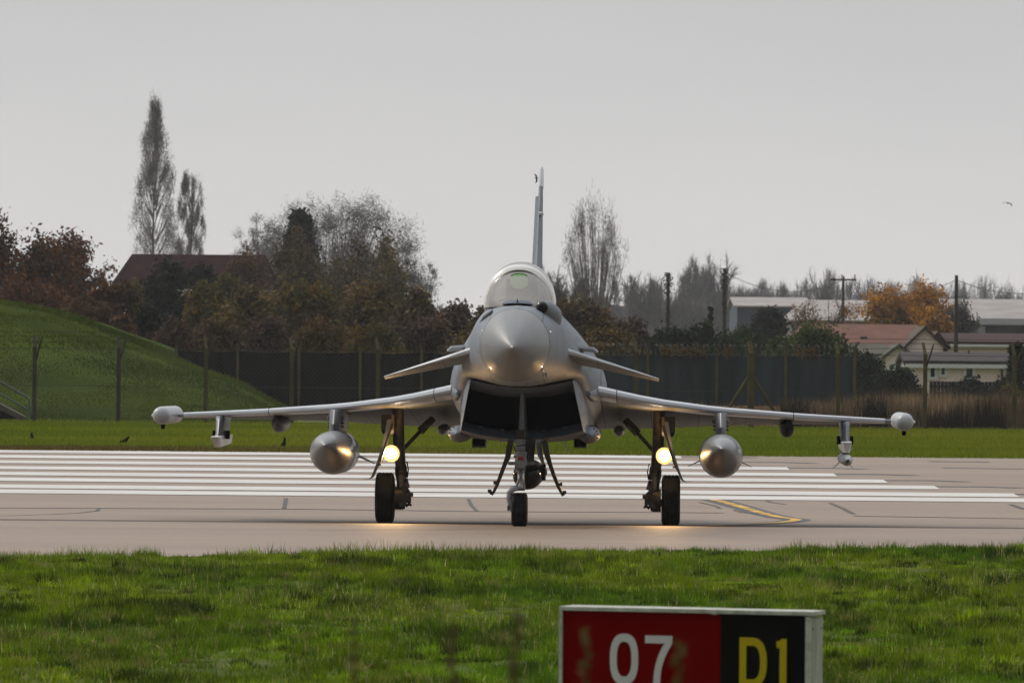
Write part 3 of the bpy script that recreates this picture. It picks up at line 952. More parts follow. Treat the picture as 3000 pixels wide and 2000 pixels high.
for s in (-1, 1):
    m = MB(); m.loft([wsec(x, s) for x in WX]); wing = m.build('wing', GREY, jet, 30)
    m = MB()
    for i, (xa, xb) in enumerate(((1.02, 1.265), (1.275, 3.78), (3.79, 5.16))):
        m = MB(); rings = []
        for x in np.linspace(xa, xb, 9):
            a = le(x); g = wsec(x, s, 0, .15, .006)
            for p in g:
                p.y -= .012 if p.y < a.y + .2 else 0
            rings.append(g)
        m.loft(rings); m.build('leading_edge_slat' if i else 'wing_root_edge', GREYL, wing, 40)
    for xg in (1.270, 3.785):
        m = MB(); m.loft([wsec(xg - .006, s, 0, .15, .0085), wsec(xg + .006, s, 0, .15, .0085)]); m.build('slat_gap', BLACK, wing, 40)
    # wingtip pod
    m = MB()
    pc = Vector((s * 5.42, 11.2, 1.395))
    pz = [(0, .012), (.008, .045), (.03, .083), (.07, .110), (.13, .126), (.3, .132), (1.2, .132), (2.6, .128), (3.1, .09), (3.35, .03)]
    m.lathe(pz, pc, n=36); pod = m.build('wingtip_pod', PODG, jet)
    m = MB(); m.lathe([(-.05, .01), (-.045, .03), (.06, .032), (.08, .01)], pc + Vector((.0, .45, -.150)), axis='z', n=14); m.build('pod_aerial', BLACK, pod)
    m = MB(); m.lathe([(-.03, .004), (-.01, .022), (.08, .026), (.2, .02)], pc + Vector((s * .138, .35, .0)), n=12); m.build('navigation_light', WHITEM, pod)
    m = MB(); m.box(pc + Vector((s * .10, .42, .098 if s > 0 else -.098)), (.05, .10, .035), Matrix.Rotation(s * R(45 if s > 0 else -45), 3, 'Y')); m.build('warning_receiver', LIPB, pod)
    # actuator fairing under the wing
    m = MB(); a = te(3.72)
    rings = []
    for y, r_, dz in ((11.0, .02, .0), (11.15, .085, -.03), (11.6, .10, -.05), (12.8, .09, -.04), (13.7, .02, 0)):
        rings.append([Vector((s * (3.71 + r_ * math.copysign(abs(math.cos(t)) ** .8, math.cos(t))), y, 1.33 + dz + 1.25 * r_ * math.sin(t))) for t in np.linspace(0, 2 * math.pi, 20, endpoint=False)])
    m.loft(rings); m.build('actuator_fairing', DUCT if s > 0 else GREYD, wing)

# drop tanks on their pylons
for s in (-1, 1):
    c = Vector((s * 2.73, 0, .92))
    m = MB(); rings = []
    for y, r_, dz in ((6.15, .006, .125), (6.22, .05, .12), (6.4, .125, .10), (6.7, .20, .07), (7.1, .258, .035), (7.6, .292, .01), (8.2, .305, 0), (9.6, .305, -.01), (10.4, .26, -.01), (11.1, .17, 0), (11.6, .06, .01)):
        rings.append([c + Vector((r_ * math.cos(t), y, dz + r_ * math.sin(t))) for t in np.linspace(0, 2 * math.pi, 40, endpoint=False)])
    m.loft(rings); tank = m.build('drop_tank', TANKG, jet, 50)
    m = MB(); m.lathe([(8.18, .3055), (8.19, .308), (8.24, .308), (8.25, .3055)], c, n=40, cap=False); m.build('tank_band', GREYD, tank)
    for q in (-1, 1):
        b0, b1 = c + Vector((q * .20, 10.3, -.06)), c + Vector((q * .46, 10.75, -.19))
        m = MB(); m.loft([[b0 + Vector((0, 0, .012)), b0 + Vector((0, .8, .005)), b0 + Vector((0, .8, -.005)), b0 + Vector((0, 0, -.012))], [b1 + Vector((0, 0, .005)), b1 + Vector((0, .35, .002)), b1 + Vector((0, .35, -.002)), b1 + Vector((0, 0, -.005))]], smooth=False)
        m.build('tank_fin', GREYD, tank)
    m = MB(); rings = []
    for z, y0, y1, w_ in ((1.20, 8.3, 10.9, .075), (1.32, 8.25, 11.3, .075), (1.52, 8.5, 11.8, .085)):
        ring = []
        for u, v in ((0, 0), (.02, .6), (.08, 1), (.8, 1), (1, .1), (1, -.1), (.8, -1), (.08, -1), (.02, -.6)):
            ring.append(Vector((s * 2.73 + w_ * v, y0 + (y1 - y0) * u, z)))
        rings.append(ring)
    m.loft(rings); py_ = m.build('pylon', GREYD, jet, 50)
    for q in (-1, 1):
        for zz in (1.28, 1.33):
            m = MB(); m.lathe([(-.02, .012), (.02, .012)], (s * 2.73 + q * .09, 8.9, zz), axis='x', n=10); m.build('pylon_bolt', BLACK, py_)
        m = MB(); m.tube([(s * 2.73 + q * .08, 8.7, 1.44), (s * 2.73 + q * .10, 8.75, 1.40), (s * 2.73 + q * .09, 8.8, 1.36)], [.02, .026, .01], 8); m.build('pylon_fitting', GEARG, py_)

# outer pylons with launch rails, one missile on the right
for s in (-1, 1):
    x0 = s * 4.56
    m = MB(); rings = []
    for z, y0, y1, w_ in ((1.40, 11.3, 13.0, .085), (1.33, 11.2, 12.9, .065), (1.15, 11.0, 12.8, .055), (1.10, 10.9, 12.8, .055)):
        rings.append([Vector((x0 + w_ * v, y0 + (y1 - y0) * u, z)) for u, v in ((0, 0), (.03, .7), (.12, 1), (.85, 1), (1, .1), (1, -.1), (.85, -1), (.12, -1), (.03, -.7))])
    m.loft(rings); py_ = m.build('outer_pylon', GREYD, jet, 50)
    m = MB()
    z0 = 1.10
    A3 = [Vector((x0 + x, y, z)) for x, y, z in ((-.066, 10.35, z0), (.066, 10.35, z0), (.012, 10.46, z0 - .15), (-.012, 10.46, z0 - .15))]
    B3 = [Vector((x0 + x, y, z)) for x, y, z in ((-.07, 10.9, z0 + .01), (.07, 10.9, z0 + .01), (.05, 10.9, z0 - .15), (-.05, 10.9, z0 - .15))]
    C3 = [Vector((x0 + x, y, z)) for x, y, z in ((-.07, 13.0, z0 + .01), (.07, 13.0, z0 + .01), (.05, 13.0, z0 - .12), (-.05, 13.0, z0 - .12))]
    m.loft([A3, B3, C3], smooth=False); rail = m.build('launch_rail', WHITEM, py_)
    for q in (-1, 1):
        m = MB(); m.box((x0 + q * .095, 11.6, z0 + .02), (.045, .30, .12)); m.box((x0 + q * .075, 11.5, z0 + .0), (.03, .1, .05)); m.build('rail_box', BLACK, py_)
c = Vector((4.56, 0, .845))
m = MB(); m.lathe([(10.0, .008), (10.02, .028), (10.08, .045), (10.2, .066), (10.36, .080), (10.5, .083), (12.7, .083), (12.9, .075)], c, n=28)
mis = m.build('missile', PODG, jet)
m = MB(); m.lathe([(9.975, .004), (9.99, .02), (10.03, .030)], c, n=16); m.build('seeker', LENSB, mis)
for k in range(4):
    t = R(45 + 90 * k); d = Vector((math.cos(t), 0, math.sin(t))); n_ = Vector((-math.sin(t), 0, math.cos(t))) * .005
    for y0, y1, l in ((12.45, 12.85, .21),):
        a, b = c + d * .07, c + d * l
        dz = Vector((0, 0, .03))
        m = MB(); m.loft([[a + n_ + Vector((0, y0 - .15, 0)) , a + n_ + Vector((0, y1, 0)), a - n_ + Vector((0, y1, 0)), a - n_ + Vector((0, y0 - .15, 0))], [b + n_ * .4 + Vector((0, y0, 0)), b + n_ * .4 + Vector((0, y1, 0)), b - n_ * .4 + Vector((0, y1, 0)), b - n_ * .4 + Vector((0, y0, 0))]], smooth=False)
        m.build('missile_fin', GREYD, mis)
for yy in (10.9, 12.2):
    m = MB(); m.box(c + Vector((0, yy, .10)), (.05, .12, .05)); m.build('rail_shoe', BLACK, mis)

# fin with deflected rudder
m = MB(); rings = []
fx = 0.035
for z, y0, y1, th in ((2.45, 9.6, 14.1, .046), (2.95, 10.5, 14.2, .042), (3.6, 11.6, 14.35, .036), (4.3, 12.75, 14.55, .030), (4.85, 13.6, 14.75, .025)):
    rings.append([Vector((fx + th * v, y0 + (y1 - y0) * u, z)) for u, v in ((0, 0), (.02, .55), (.10, 1), (.6, 1), (1, .55), (1, -.55), (.6, -1), (.10, -1), (.02, -.55))])
m.loft(rings); fin = m.build('tail_fin', GREY, jet, 40)
m = MB(); rings = []
for z, y0, y1, th in ((4.852, 13.58, 14.9, .030), (4.95, 13.7, 15.0, .030), (5.12, 13.95, 15.05, .026), (5.17, 14.3, 14.95, .012)):
    rings.append([Vector((fx + th * v, y0 + (y1 - y0) * u, z)) for u, v in ((0, 0), (.05, .7), (.2, 1), (.8, .9), (1, .2), (1, -.2), (.8, -.9), (.2, -1), (.05, -.7))])
m.loft(rings); m.build('fin_tip', GREYL, fin, 40)
m = MB(); rings = []
for z, y0, ch, th in ((2.75, 14.25, 1.0, .030), (4.74, 14.75, .58, .02)):
    dx = -.19 * ch
    rings.append([Vector((fx + dx * u + th * v, y0 + ch * u, z)) for u, v in ((0, 0.8), (.5, .7), (1, .1), (1, -.1), (.5, -.7), (0, -.8))])
m.loft(rings); m.build('rudder', GREY, fin, 40)
m = MB(); m.lathe([(12.5, .005), (12.6, .025), (13.1, .035), (13.6, .005)], (fx + .03, 0, 4.42), n=12); m.build('fin_aerial', PODG, fin)
m = MB(); m.tube([(fx, 10.35, 2.90), (fx, 9.9, 2.76), (fx, 10.3, 3.1)], [.028, .036, .01], 10); m.build('fin_scoop', GEARG, fin)

# ---------------------------------------------------------------- undercarriage
def tyre(m_, c, rad, wd, hub=.5, grooves=4):
    pr = [(-wd * .42, rad * hub), (-wd * .5, rad * (hub + .15)), (-wd * .5, rad * .80), (-wd * .46, rad * .92), (-wd * .38, rad * .98)]
    xs_ = np.linspace(-wd * .34, wd * .34, grooves * 2)
    for i, x in enumerate(xs_):
        pr.append((x, rad * (1.0 if i % 2 == 0 else 1.0)))
        if i % 2 == 1 and i < len(xs_) - 1:
            pr.append((x + wd * .012, rad * .975)); pr.append((xs_[i + 1] - wd * .012, rad * .975))
    pr += [(wd * .38, rad * .98), (wd * .46, rad * .92), (wd * .5, rad * .80), (wd * .5, rad * (hub + .15)), (wd * .42, rad * hub)]
    m_.lathe(pr, c, axis='x', n=48, cap=False)
LAMPCOL = (1.0, 0.56, 0.19)
LAMP = mat('lamp_filament', (1.0, 0.88, 0.70), emit=60.0)
LAMPR = mat('lamp_reflector', (1.0, 0.40, 0.07), emit=1.5)
NWZ = 0.0
for s in (-1, 1):
    zg0 = float(zg(NOSE + 9.0))
    cw = Vector((s * 2.03, 9.0, zg0 + .362))
    st0, st1, st2 = JA(1166, 1224, 9.0), JA(1174, 1370, 9.05), JA(1177, 1468, 9.0)
    m = MB()
    m.tube([mir(st0 + Vector((0, 0, .12)), s), mir(JA(1168, 1300, 9.0), s), mir(st1, s)], [.080, .082, .075], 18)
    m.tube([mir(st1, s), mir(JA(1176, 1395, 9.0), s)], [.088, .088], 18)
    m.tube([mir(JA(1173, 1395, 9.02), s), mir(JA(1175, 1440, 9.02), s)], [.062, .055], 16)
    m.tube([mir(JA(1178, 1420, 9.02), s), mir(JA(1190, 1440, 9.05), s), mir(JA(1180, 1475, 9.0), s)], [.05, .06, .05], 14)
    m.tube([mir(JA(1185, 1475, 9.0), s), cw], [.05, .05], 12)
    gear = m.build('main_gear', GEARD, jet, 50)
    m = MB(); m.tube([mir(JA(1175, 1380, 8.98), s), mir(JA(1176, 1432, 8.98), s)], [.048, .048], 14); m.build('oleo', GEARG, gear)
    m = MB(); tyre(m, cw, .36, .265); m.build('tyre', RUBBER, gear, 30)
    m = MB(); m.lathe([(-.10, .05), (-.115, .17), (-.09, .20), (.09, .20), (.115, .17), (.10, .05)], cw, axis='x', n=28); m.build('rim', GEARG, gear)
    # brake pack, calipers and hoses on the inner side
    bc_ = cw + Vector((-s * .20, 0, .0))
    m = MB(); m.lathe([(-.06, .12), (-.06, .165), (.06, .165), (.06, .12)], bc_, axis='x', n=24)
    for k in range(9):
        t = 2 * math.pi * k / 9; m.lathe([(-.035, .02), (.035, .02)], bc_ + Vector((-s * .05, .14 * math.cos(t), .14 * math.sin(t))), axis='x', n=8)
    m.build('brake', GEARD, gear)
    m = MB()
    m.box(mir(JA(1189, 1448, 8.9), s), (.20, .16, .055)); m.box(mir(JA(1187, 1462, 8.95), s), (.165, .18, .10)); m.box(mir(JA(1180, 1475, 8.9), s), (.10, .16, .06), Matrix.Rotation(.4 * s, 3, 'Y'))
    m.box(mir(JA(1190, 1415, 8.95), s), (.07, .10, .14), Matrix.Rotation(.25 * s, 3, 'Y')); m.tube([mir(JA(1176, 1425, 8.9), s), mir(JA(1192, 1440, 8.9), s)], .03, 10)
    m.build('torque_link', GEARD, gear)
    m = MB()
    for a_ in ((1192, 1352, 1196, 1375, 1193, 1398), (1188, 1360, 1191, 1385, 1186, 1412), (1166, 1372, 1163, 1400, 1168, 1432)):
        m = MB(); m.tube([mir(JA(a_[0], a_[1], 8.9), s), mir(JA(a_[2], a_[3], 8.86), s), mir(JA(a_[4], a_[5], 8.9), s)], .010, 6); m.build('brake_hose', RUBBER, gear)
    m = MB()
    for k in range(5): m.tube([mir(JA(1172 + 6 * k, 1472 + (k % 2) * 6, 8.85), s), mir(JA(1181 + 6 * k, 1478 + (k % 3) * 3, 8.85), s)], .016, 6)
    m.build('hydraulic_line', RUBBER, gear)
    m = MB(); m.tube([mir(JA(1184, 1312, 9.1), s), mir(JA(1232, 1262, 9.3), s)], .028, 12)
    m.tube([mir(JA(1232, 1262, 9.3), s), mir(JA(1268, 1226, 9.4), s)], [.06, .05], 12)
    for k in range(6): m.box(mir(JA(1237 + k * 5, 1265 - k * 5, 9.2), s), (.03, .05, .05), Matrix.Rotation(.7, 3, 'Y'))
    m.build('side_brace', GEARD, gear)
    # doors
    m = MB()
    pth = [JA(1140, 1228, 8.55), JA(1134, 1262, 8.5), JA(1122, 1315, 8.45), JA(1110, 1352, 8.4), JA(1098, 1378, 8.4), JA(1090, 1397, 8.4), JA(1080, 1403, 8.4), JA(1066, 1403, 8.4)]
    rings = []
    for i, p in enumerate(pth):
        w_ = .030 if i < 4 else .018
        l = .75 if i < 4 else .35
        p = mir(p, s)
        rings.append([p + Vector((-w_, 0, .0)), p + Vector((w_, 0, 0)), p + Vector((w_ * .6, l, 0)), p + Vector((-w_ * .6, l, 0))])
    m.loft(rings); dr = m.build('gear_door', GREYD, jet, 60)
    m = MB(); m.tube([mir(JA(1149, 1240, 8.5), s), mir(JA(1130, 1300, 8.4), s), mir(JA(1113, 1352, 8.35), s)], [.020, .020, .014], 8); m.box(mir(JA(1112, 1360, 8.35), s), (.05, .05, .03)); m.build('door_link', GEARD, dr)
    m = MB(); rings = []
    for z, k in ((1.46, 1.0), (1.24, 1.0), (1.19, .85), (1.17, .5)):
        rings.append([Vector((s * (1.98 + x * k), 8.6 + .35 * (1 - k) + y * k, z)) for x, y in ((-.085, 0), (-.10, .1), (-.10, .8), (.10, .8), (.10, .1), (.085, 0))])
    m.loft(rings); m.build('wheel_well_fairing', DOORD, jet, 40)
    # landing light on the leg: bowl, glowing lens, and its own light
    lc = mir(JA(1146, 1328, 8.72), s)
    m = MB(); m.lathe([(.10, .03), (.06, .085), (0, .112), (-.012, .124), (-.012, .116), (.0, .112), (.03, .085)], lc, n=30, cap=False); lb = m.build('landing_light', GEARG, gear)
    m = MB(); m.lathe([(.0, .110), (-.006, .076)], lc, n=30, cap=False); m.build('reflector_rim', LAMPR, lb)
    m = MB(); m.lathe([(-.006, .078), (-.020, .055), (-.026, .002)], lc, n=30); m.build('lamp_lens', LAMP, lb)
    ld = bpy.data.lights.new('landing_light_beam', 'SPOT')
    ld.energy = 130; ld.color = LAMPCOL; ld.spot_size = R(100); ld.spot_blend = .8; ld.shadow_soft_size = .06
    lo = bpy.data.objects.new('landing_light_beam', ld); COL.objects.link(lo); lo.parent = gear
    lo.location = lc + Vector((0, -.12, 0)); lo.rotation_euler = (R(66), 0, R(180))
    ld = bpy.data.lights.new('landing_light_spill', 'SPOT')
    ld.energy = 34; ld.color = LAMPCOL; ld.shadow_soft_size = .08; ld.spot_size = R(110); ld.spot_blend = 1.0
    lo = bpy.data.objects.new('landing_light_spill', ld); COL.objects.link(lo); lo.parent = gear
    lo.location = lc + Vector((0, -.30, 0.02)); lo.rotation_euler = (R(172), 0, 0)
    ld = bpy.data.lights.new('landing_light_glow', 'POINT')
    ld.energy = 3.5; ld.color = LAMPCOL; ld.shadow_soft_size = .06
    lo = bpy.data.objects.new('landing_light_glow', ld); COL.objects.link(lo); lo.parent = gear
    lo.location = lc + Vector((0, -.10, 0))

# nose gear
zn = float(zg(NOSE + 4.45)); cn = Vector((0.0, 4.45, zn + .228))
m = MB()
def N3(x, y, ya=4.4): return JL(1380 + x / 5.227, 1260 + y / 5.227, ya)
def C0(v): v = v.copy(); v.x += .012; return v
m.box((0, 4.6, (N3(760, 150).z + N3(760, 340).z) / 2), (.13, .14, N3(760, 150).z - N3(760, 340).z + .02))
m.tube([N3(765, 330), N3(765, 560)], [.082, .082], 18)
m.box(N3(765, 520, 4.33), (.165, .14, .10))
m.tube([N3(570, 505, 4.4), N3(970, 505, 4.4)], [.024, .024], 12)
m.tube([N3(760, 560), N3(760, 640)], [.075, .06], 16)
ng = m.build('nose_gear', GEARG, jet, 50)
m = MB(); m.tube([N3(765, 560), N3(765, 880)], [.048, .048], 16); m.build('oleo', CHROME, ng)
m = MB(); m.box((0, 4.66, (N3(760, -10).z + N3(760, 155).z) / 2), (.115, .12, N3(760, -10).z - N3(760, 155).z)); m.build('leg_head', DOORD, ng)
m = MB()
for a_, b_ in (((700, 580), (760, 700)), ((820, 580), (760, 700)), ((760, 700), (690, 860)), ((760, 700), (820, 860))): m.tube([N3(*a_, 4.3), N3(*b_, 4.26)], [.020, .016], 8)
m.build('torque_link', GEARG, ng)
m = MB(); m.tube([N3(740, 880, 4.4), N3(690, 880, 4.4), N3(625, 905, 4.4), N3(588, 960, 4.42), N3(582, 1040, 4.44), N3(600, 1130, 4.45), N3(625, 1200, 4.45), N3(640, 1240, 4.45)], [.04, .042, .042, .042, .040, .036, .032, .03], 16)
m.tube([Vector((-.13, 4.45, cn.z)), cn], .025, 12); m.box(N3(745, 872, 4.36), (.14, .14, .035)); m.build('fork', GREYL, ng)
m = MB(); m.box(N3(572, 1190, 4.4), (.028, .03, .07)); m.tube([N3(572, 1190, 4.4), N3(600, 1190, 4.4)], .01, 8); m.box(N3(775, 905, 4.3), (.09, .06, .03)); m.build('tow_fitting', GEARD, ng)
m = MB(); tyre(m, cn, .228, .215, grooves=4); m.build('tyre', RUBBER, ng, 30)
m = MB(); m.lathe([(-.09, .03), (-.10, .105), (-.07, .125), (.07, .125), (.10, .105), (.09, .03)], cn, axis='x', n=24); m.build('rim', GEARG, ng)
m = MB()
for q in (((650, 240), (690, 330), (660, 400)), ((860, 200), (870, 330), (850, 430)), ((700, 240), (760, 235), (850, 220))): m.tube([N3(*p, 4.25) for p in q], .008, 6)
m.box(N3(672, 405, 4.25), (.04, .03, .02)); m.box(N3(865, 560, 4.25), (.05, .03, .03)); m.build('hydraulic_line', RUBBER, ng)
m = MB(); m.box(N3(762, 430, 4.31), (.075, .01, .045)); m.build('warning_plate', REDM, ng)
m = MB(); m.tube([N3(890, 150, 4.9), N3(885, 470, 4.8)], [.09, .07], 12); m.build('retraction_jack', DOORD, ng)
m = MB(); m.tube([N3(1020, 150, 5.1), N3(1050, 350, 5.1), N3(1110, 520, 5.1)], [.045, .04, .02], 10); m.build('drag_brace', GREYL, ng)
# nose gear doors, splayed
for pts_, nm in (([(610, 150), (560, 420), (500, 560), (440, 720), (390, 850), (330, 975)], -1), ([(1120, 150), (1165, 380), (1215, 540), (1270, 700), (1330, 850), (1395, 985)], 1)):
    m = MB(); rings = []
    for i, (x, y) in enumerate(pts_):
        p = N3(x, y, 4.7); w_ = (.085, .075, .055, .05, .045, .03)[i]
        nrm = Vector((1, 0, .35 * nm)).normalized()
        rings.append([p - nrm * w_ * .5, p + nrm * w_ * .5, p + nrm * w_ * .35 + Vector((0, .5, 0)), p - nrm * w_ * .35 + Vector((0, .5, 0))])
    m.loft(rings); dr = m.build('nose_gear_door', DOORD, jet, 60)
    m = MB()
    q = [N3(345, 970), N3(285, 945)] if nm < 0 else [N3(1380, 985), N3(1430, 965)]
    m.tube(q, [.028, .022], 8); m.box(q[1] + Vector((0, 0, .015)), (.05, .06, .045)); m.build('door_hook', DOORD, dr); m = MB()
    q = [N3(395, 790), N3(360, 800)] if nm < 0 else [N3(1320, 830), N3(1380, 825)]
    m.tube(q, [.02, .016], 8); m.box(q[1] + Vector((0, 0, .0)), (.03, .05, .05)); m.build('door_hook', DOORD, dr)
# belly pod with a dark ball head
pc = JL(1544, 1392, 6.6)
m = MB(); m.lathe([(-.185 * math.cos(t), .197 * math.sin(t)) for t in np.linspace(.03, math.pi - .4, 16)], pc, n=36); ball = m.build('targeting_pod_head', LENSB, jet)
m = MB(); m.lathe([(.12, .14), (.22, .20), (.5, .205), (1.9, .20), (2.2, .15)], pc, n=32); m.build('targeting_pod', GREYD, jet)
m = MB(); rings = []
for z in (pc.z + .15, 1.30): rings.append([Vector((pc.x + .05 * v, 7.0 + 1.5 * u, z)) for u, v in ((0, 0), (.05, .8), (.2, 1), (.9, 1), (1, 0), (.9, -1), (.2, -1), (.05, -.8))])
m.loft(rings); m.build('belly_pylon', GREYD, jet, 50)
sc_ = N3(1108, 640, 6.9)
m = MB(); m.lathe([(-.035, .09), (-.035, .115), (.02, .118), (.035, .10)], sc_, axis='x', n=28); m.build('pod_side_window', LENSB, jet)
m = MB(); m.tube([sc_ + Vector((-.03, .0, .0)), sc_ + Vector((-.10, .2, .0))], [.09, .1], 16); m.build('side_window_housing', GREYL, jet)

# pilot, seen through the windscreen behind the head-up display
def skinned(name, verts, edges, rads, m_, parent=None, sub=2, root=0):
    me = bpy.data.meshes.new(name); me.from_pydata([tuple(v) for v in verts], edges, [])
    me.materials.append(m_)
    o = bpy.data.objects.new(name, me); COL.objects.link(o)
    if parent is not None: o.parent = parent
    o.modifiers.new('skin', 'SKIN'); ss = o.modifiers.new('sub', 'SUBSURF'); ss.levels = sub; ss.render_levels = sub
    sv = me.skin_vertices[0].data
    for i, r_ in enumerate(rads):
        sv[i].radius = (r_, r_) if not hasattr(r_, '__len__') else r_
    sv[root].use_root = True
    return o
SUIT = mat('flight_suit', (0.06, 0.07, 0.045), 0.9, var=.3, vscale=12)
SKIN = mat('skin', (0.45, 0.28, 0.2), 0.6)
HELM = mat('helmet_grey', (0.16, 0.16, 0.155), 0.35)
jm = Matrix.Translation((0, NOSE, 0)) @ Matrix.Rotation(-YAW, 4, 'Z')
pv = [(0, 4.42, 2.62), (0, 4.45, 2.80), (0, 4.42, 2.98), (0, 4.38, 3.12), (0, 4.34, 3.24), (0, 4.32, 3.33), (0, 4.31, 3.41),
      (.17, 4.40, 3.06), (.25, 4.32, 2.88), (.22, 4.02, 2.80), (.21, 3.93, 2.80), (-.17, 4.40, 3.06), (-.25, 4.32, 2.88), (-.20, 4.02, 2.80), (-.19, 3.93, 2.80),
      (.11, 4.3, 2.60), (.13, 3.85, 2.62), (-.11, 4.3, 2.60), (-.13, 3.85, 2.62)]
pe = [(0, 1), (1, 2), (2, 3), (3, 4), (4, 5), (5, 6), (2, 7), (7, 8), (8, 9), (9, 10), (2, 11), (11, 12), (12, 13), (13, 14), (0, 15), (15, 16), (0, 17), (17, 18)]
pr_ = [.13, .14, .15, .06, .075, .085, .06, .07, .05, .04, .03, .07, .05, .04, .03, .08, .06, .08, .06]
pil = skinned('person', [jm @ Vector(v) for v in pv], pe, pr_, SUIT)
tag(pil, 'person in flight suit and helmet sitting in the jet cockpit behind the green display', 'person')
def loc(o):
    o.matrix_world = jm
    return o
m = MB(); hcn = Vector((0, 4.33, 3.36))
m.lathe([(-.145 * math.cos(t), .125 * math.sin(t)) for t in np.linspace(.02, math.pi - .5, 14)], hcn, axis='z', n=26)
m.v = [tuple(jm @ Vector((v[0], v[1], hcn.z * 2 - v[2]))) for v in m.v]
m.build('helmet', HELM, pil)
m = MB(); rings = []
for z, k in ((-.055, .90), (-.01, 1.02), (.04, 1.0), (.08, .82)):
    rings.append([jm @ (hcn + Vector((.128 * k * math.sin(t), -.132 * k * math.cos(t), z))) for t in np.linspace(-1.35, 1.35, 17)])
m.loft(rings, closed=False); m.build('visor', LENSB, pil, 60)
m = MB(); m.tube([jm @ (hcn + Vector(p)) for p in ((0, -.09, -.07), (0, -.15, -.10), (0, -.14, -.2), (.05, -.06, -.32))], [.055, .045, .02, .02], 12); m.build('oxygen_mask', RUBBER, pil)
# ------------------------------------------------------------------ trees and bushes
BARK = mat('bark', (0.045, 0.038, 0.032), 0.9, var=.3, vscale=3)
TWIG = mat('twigs', (0.095, 0.086, 0.078), 0.9)
TWIGM = mat('twigs_mid', (0.125, 0.115, 0.106), 0.9)
FARTW = mat('far_twigs', (0.17, 0.16, 0.165), 0.9)  # paler than the nearer twigs: distance haze put into the colour
TWIGP = mat('twigs_pale', (0.20, 0.175, 0.155), 0.9)
LEAF = mat('leaves', (0.1, 0.08, 0.03), 0.75, attr=True, spec=.15, trans=.2)
def tubes_np(P0, P1, R0, R1, n=3):
    d = P1 - P0; l = np.linalg.norm(d, axis=1, keepdims=True) + 1e-9; d = d / l
    ref = np.where(np.abs(d[:, 2:3]) > .9, np.array([[1., 0, 0]]), np.array([[0, 0, 1.]]))
    a = np.cross(d, ref); a /= np.linalg.norm(a, axis=1, keepdims=True) + 1e-9
    b = np.cross(d, a)
    out = []
    for k in range(n):
        t0, t1 = 2 * math.pi * k / n, 2 * math.pi * (k + 1) / n
        u0, u1 = a * math.cos(t0) + b * math.sin(t0), a * math.cos(t1) + b * math.sin(t1)
        out.append(np.stack([P0 + u0 * R0[:, None], P0 + u1 * R0[:, None], P1 + u1 * R1[:, None], P1 + u0 * R1[:, None]], 1))
    return np.concatenate(out)
FORMS = {
 'round': dict(trunk=.22, angs=(.30, .75), bias=.10, kids=(6, 5, 5, 4), ratio=(.62, .62, .60, .6), curv=.22),
 'vase': dict(trunk=.14, angs=(.18, .42), bias=.16, kids=(7, 5, 5, 4), ratio=(.78, .60, .52, .5), curv=.12),
 'tall': dict(trunk=.25, angs=(.25, .6), bias=.14, kids=(6, 4, 4, 4), ratio=(.62, .62, .62, .6), curv=.2),
}
def skeleton(rng, form):
    f = FORMS[form]
    segs = []; tips = []
    def grow(p, d, L, r, lev):
        nseg = 3 if lev else 4
        pts = [p]
        for i in range(nseg):
            d = d + rng.normal(0, f['curv'], 3) * (.35 if lev == 0 else 1) + np.array([0, 0, f['bias']])
            d = d / np.linalg.norm(d)
            q = p + d * L / nseg
            ra, rb = r * (1 - i / nseg * .5), r * (1 - (i + 1) / nseg * .5)
            segs.append((p, q, ra, rb, lev))
            p = q; pts.append(p)
        if lev == 4:
            tips.append((p, d)); return
        k = f['kids'][lev] if lev < 4 else 0
        for j in range(k):
            t = 1.0 if j == 0 else rng.uniform(.35 if lev else .55, 1.0)
            i = min(int(t * nseg), nseg - 1); q = pts[i] + (pts[i + 1] - pts[i]) * (t * nseg - i) if t < 1 else pts[-1]
            an = rng.uniform(*f['angs']) * (1.0 if j else .35)
            ax = np.cross(d, rng.normal(0, 1, 3)); ax /= np.linalg.norm(ax)
            d2 = d * math.cos(an) + np.cross(ax, d) * math.sin(an)
            grow(q, d2, L * f['ratio'][lev] * rng.uniform(.8, 1.15) * (1.5 if lev == 0 else 1), r * .55, lev + 1)
    grow(np.zeros(3), np.array([0, 0, 1.]), 1.0, .045, 0)
    return segs, tips
def poplar_skel(rng):
    segs = []; tips = []
    H = 3.0
    for i in range(12): segs.append((np.array([.02 * math.sin(i), 0, H * i / 12]), np.array([.02 * math.sin(i + 1), 0, H * (i + 1) / 12]), .03 * (1 - i / 12.5), .03 * (1 - (i + 1) / 12.5), 0))
    for j in range(120):
        z = H * rng.uniform(.06, .93); a = rng.uniform(0, 6.28); L = (.75 * (1 - z / H) ** .6 + .15) * rng.uniform(.6, 1.15)
        d = np.array([math.cos(a) * .42, math.sin(a) * .42, 1.]); d /= np.linalg.norm(d); p = np.array([0, 0, z])
        for i in range(3):
            d = d + np.array([-math.cos(a) * .05, -math.sin(a) * .05, .12]) + rng.normal(0, .06, 3); d /= np.linalg.norm(d)
            q = p + d * L / 3; segs.append((p, q, .005 * (1 - i / 4), .005 * (1 - (i + 1) / 4), 2)); 
            for _ in range(5):
                e = d + rng.normal(0, .35, 3); e /= np.linalg.norm(e); s0 = p + (q - p) * rng.uniform(0, 1); s1 = s0 + e * L * .22
                segs.append((s0, s1, .0015, .0008, 4)); tips.append((s1, e))
            p = q
    return segs, tips
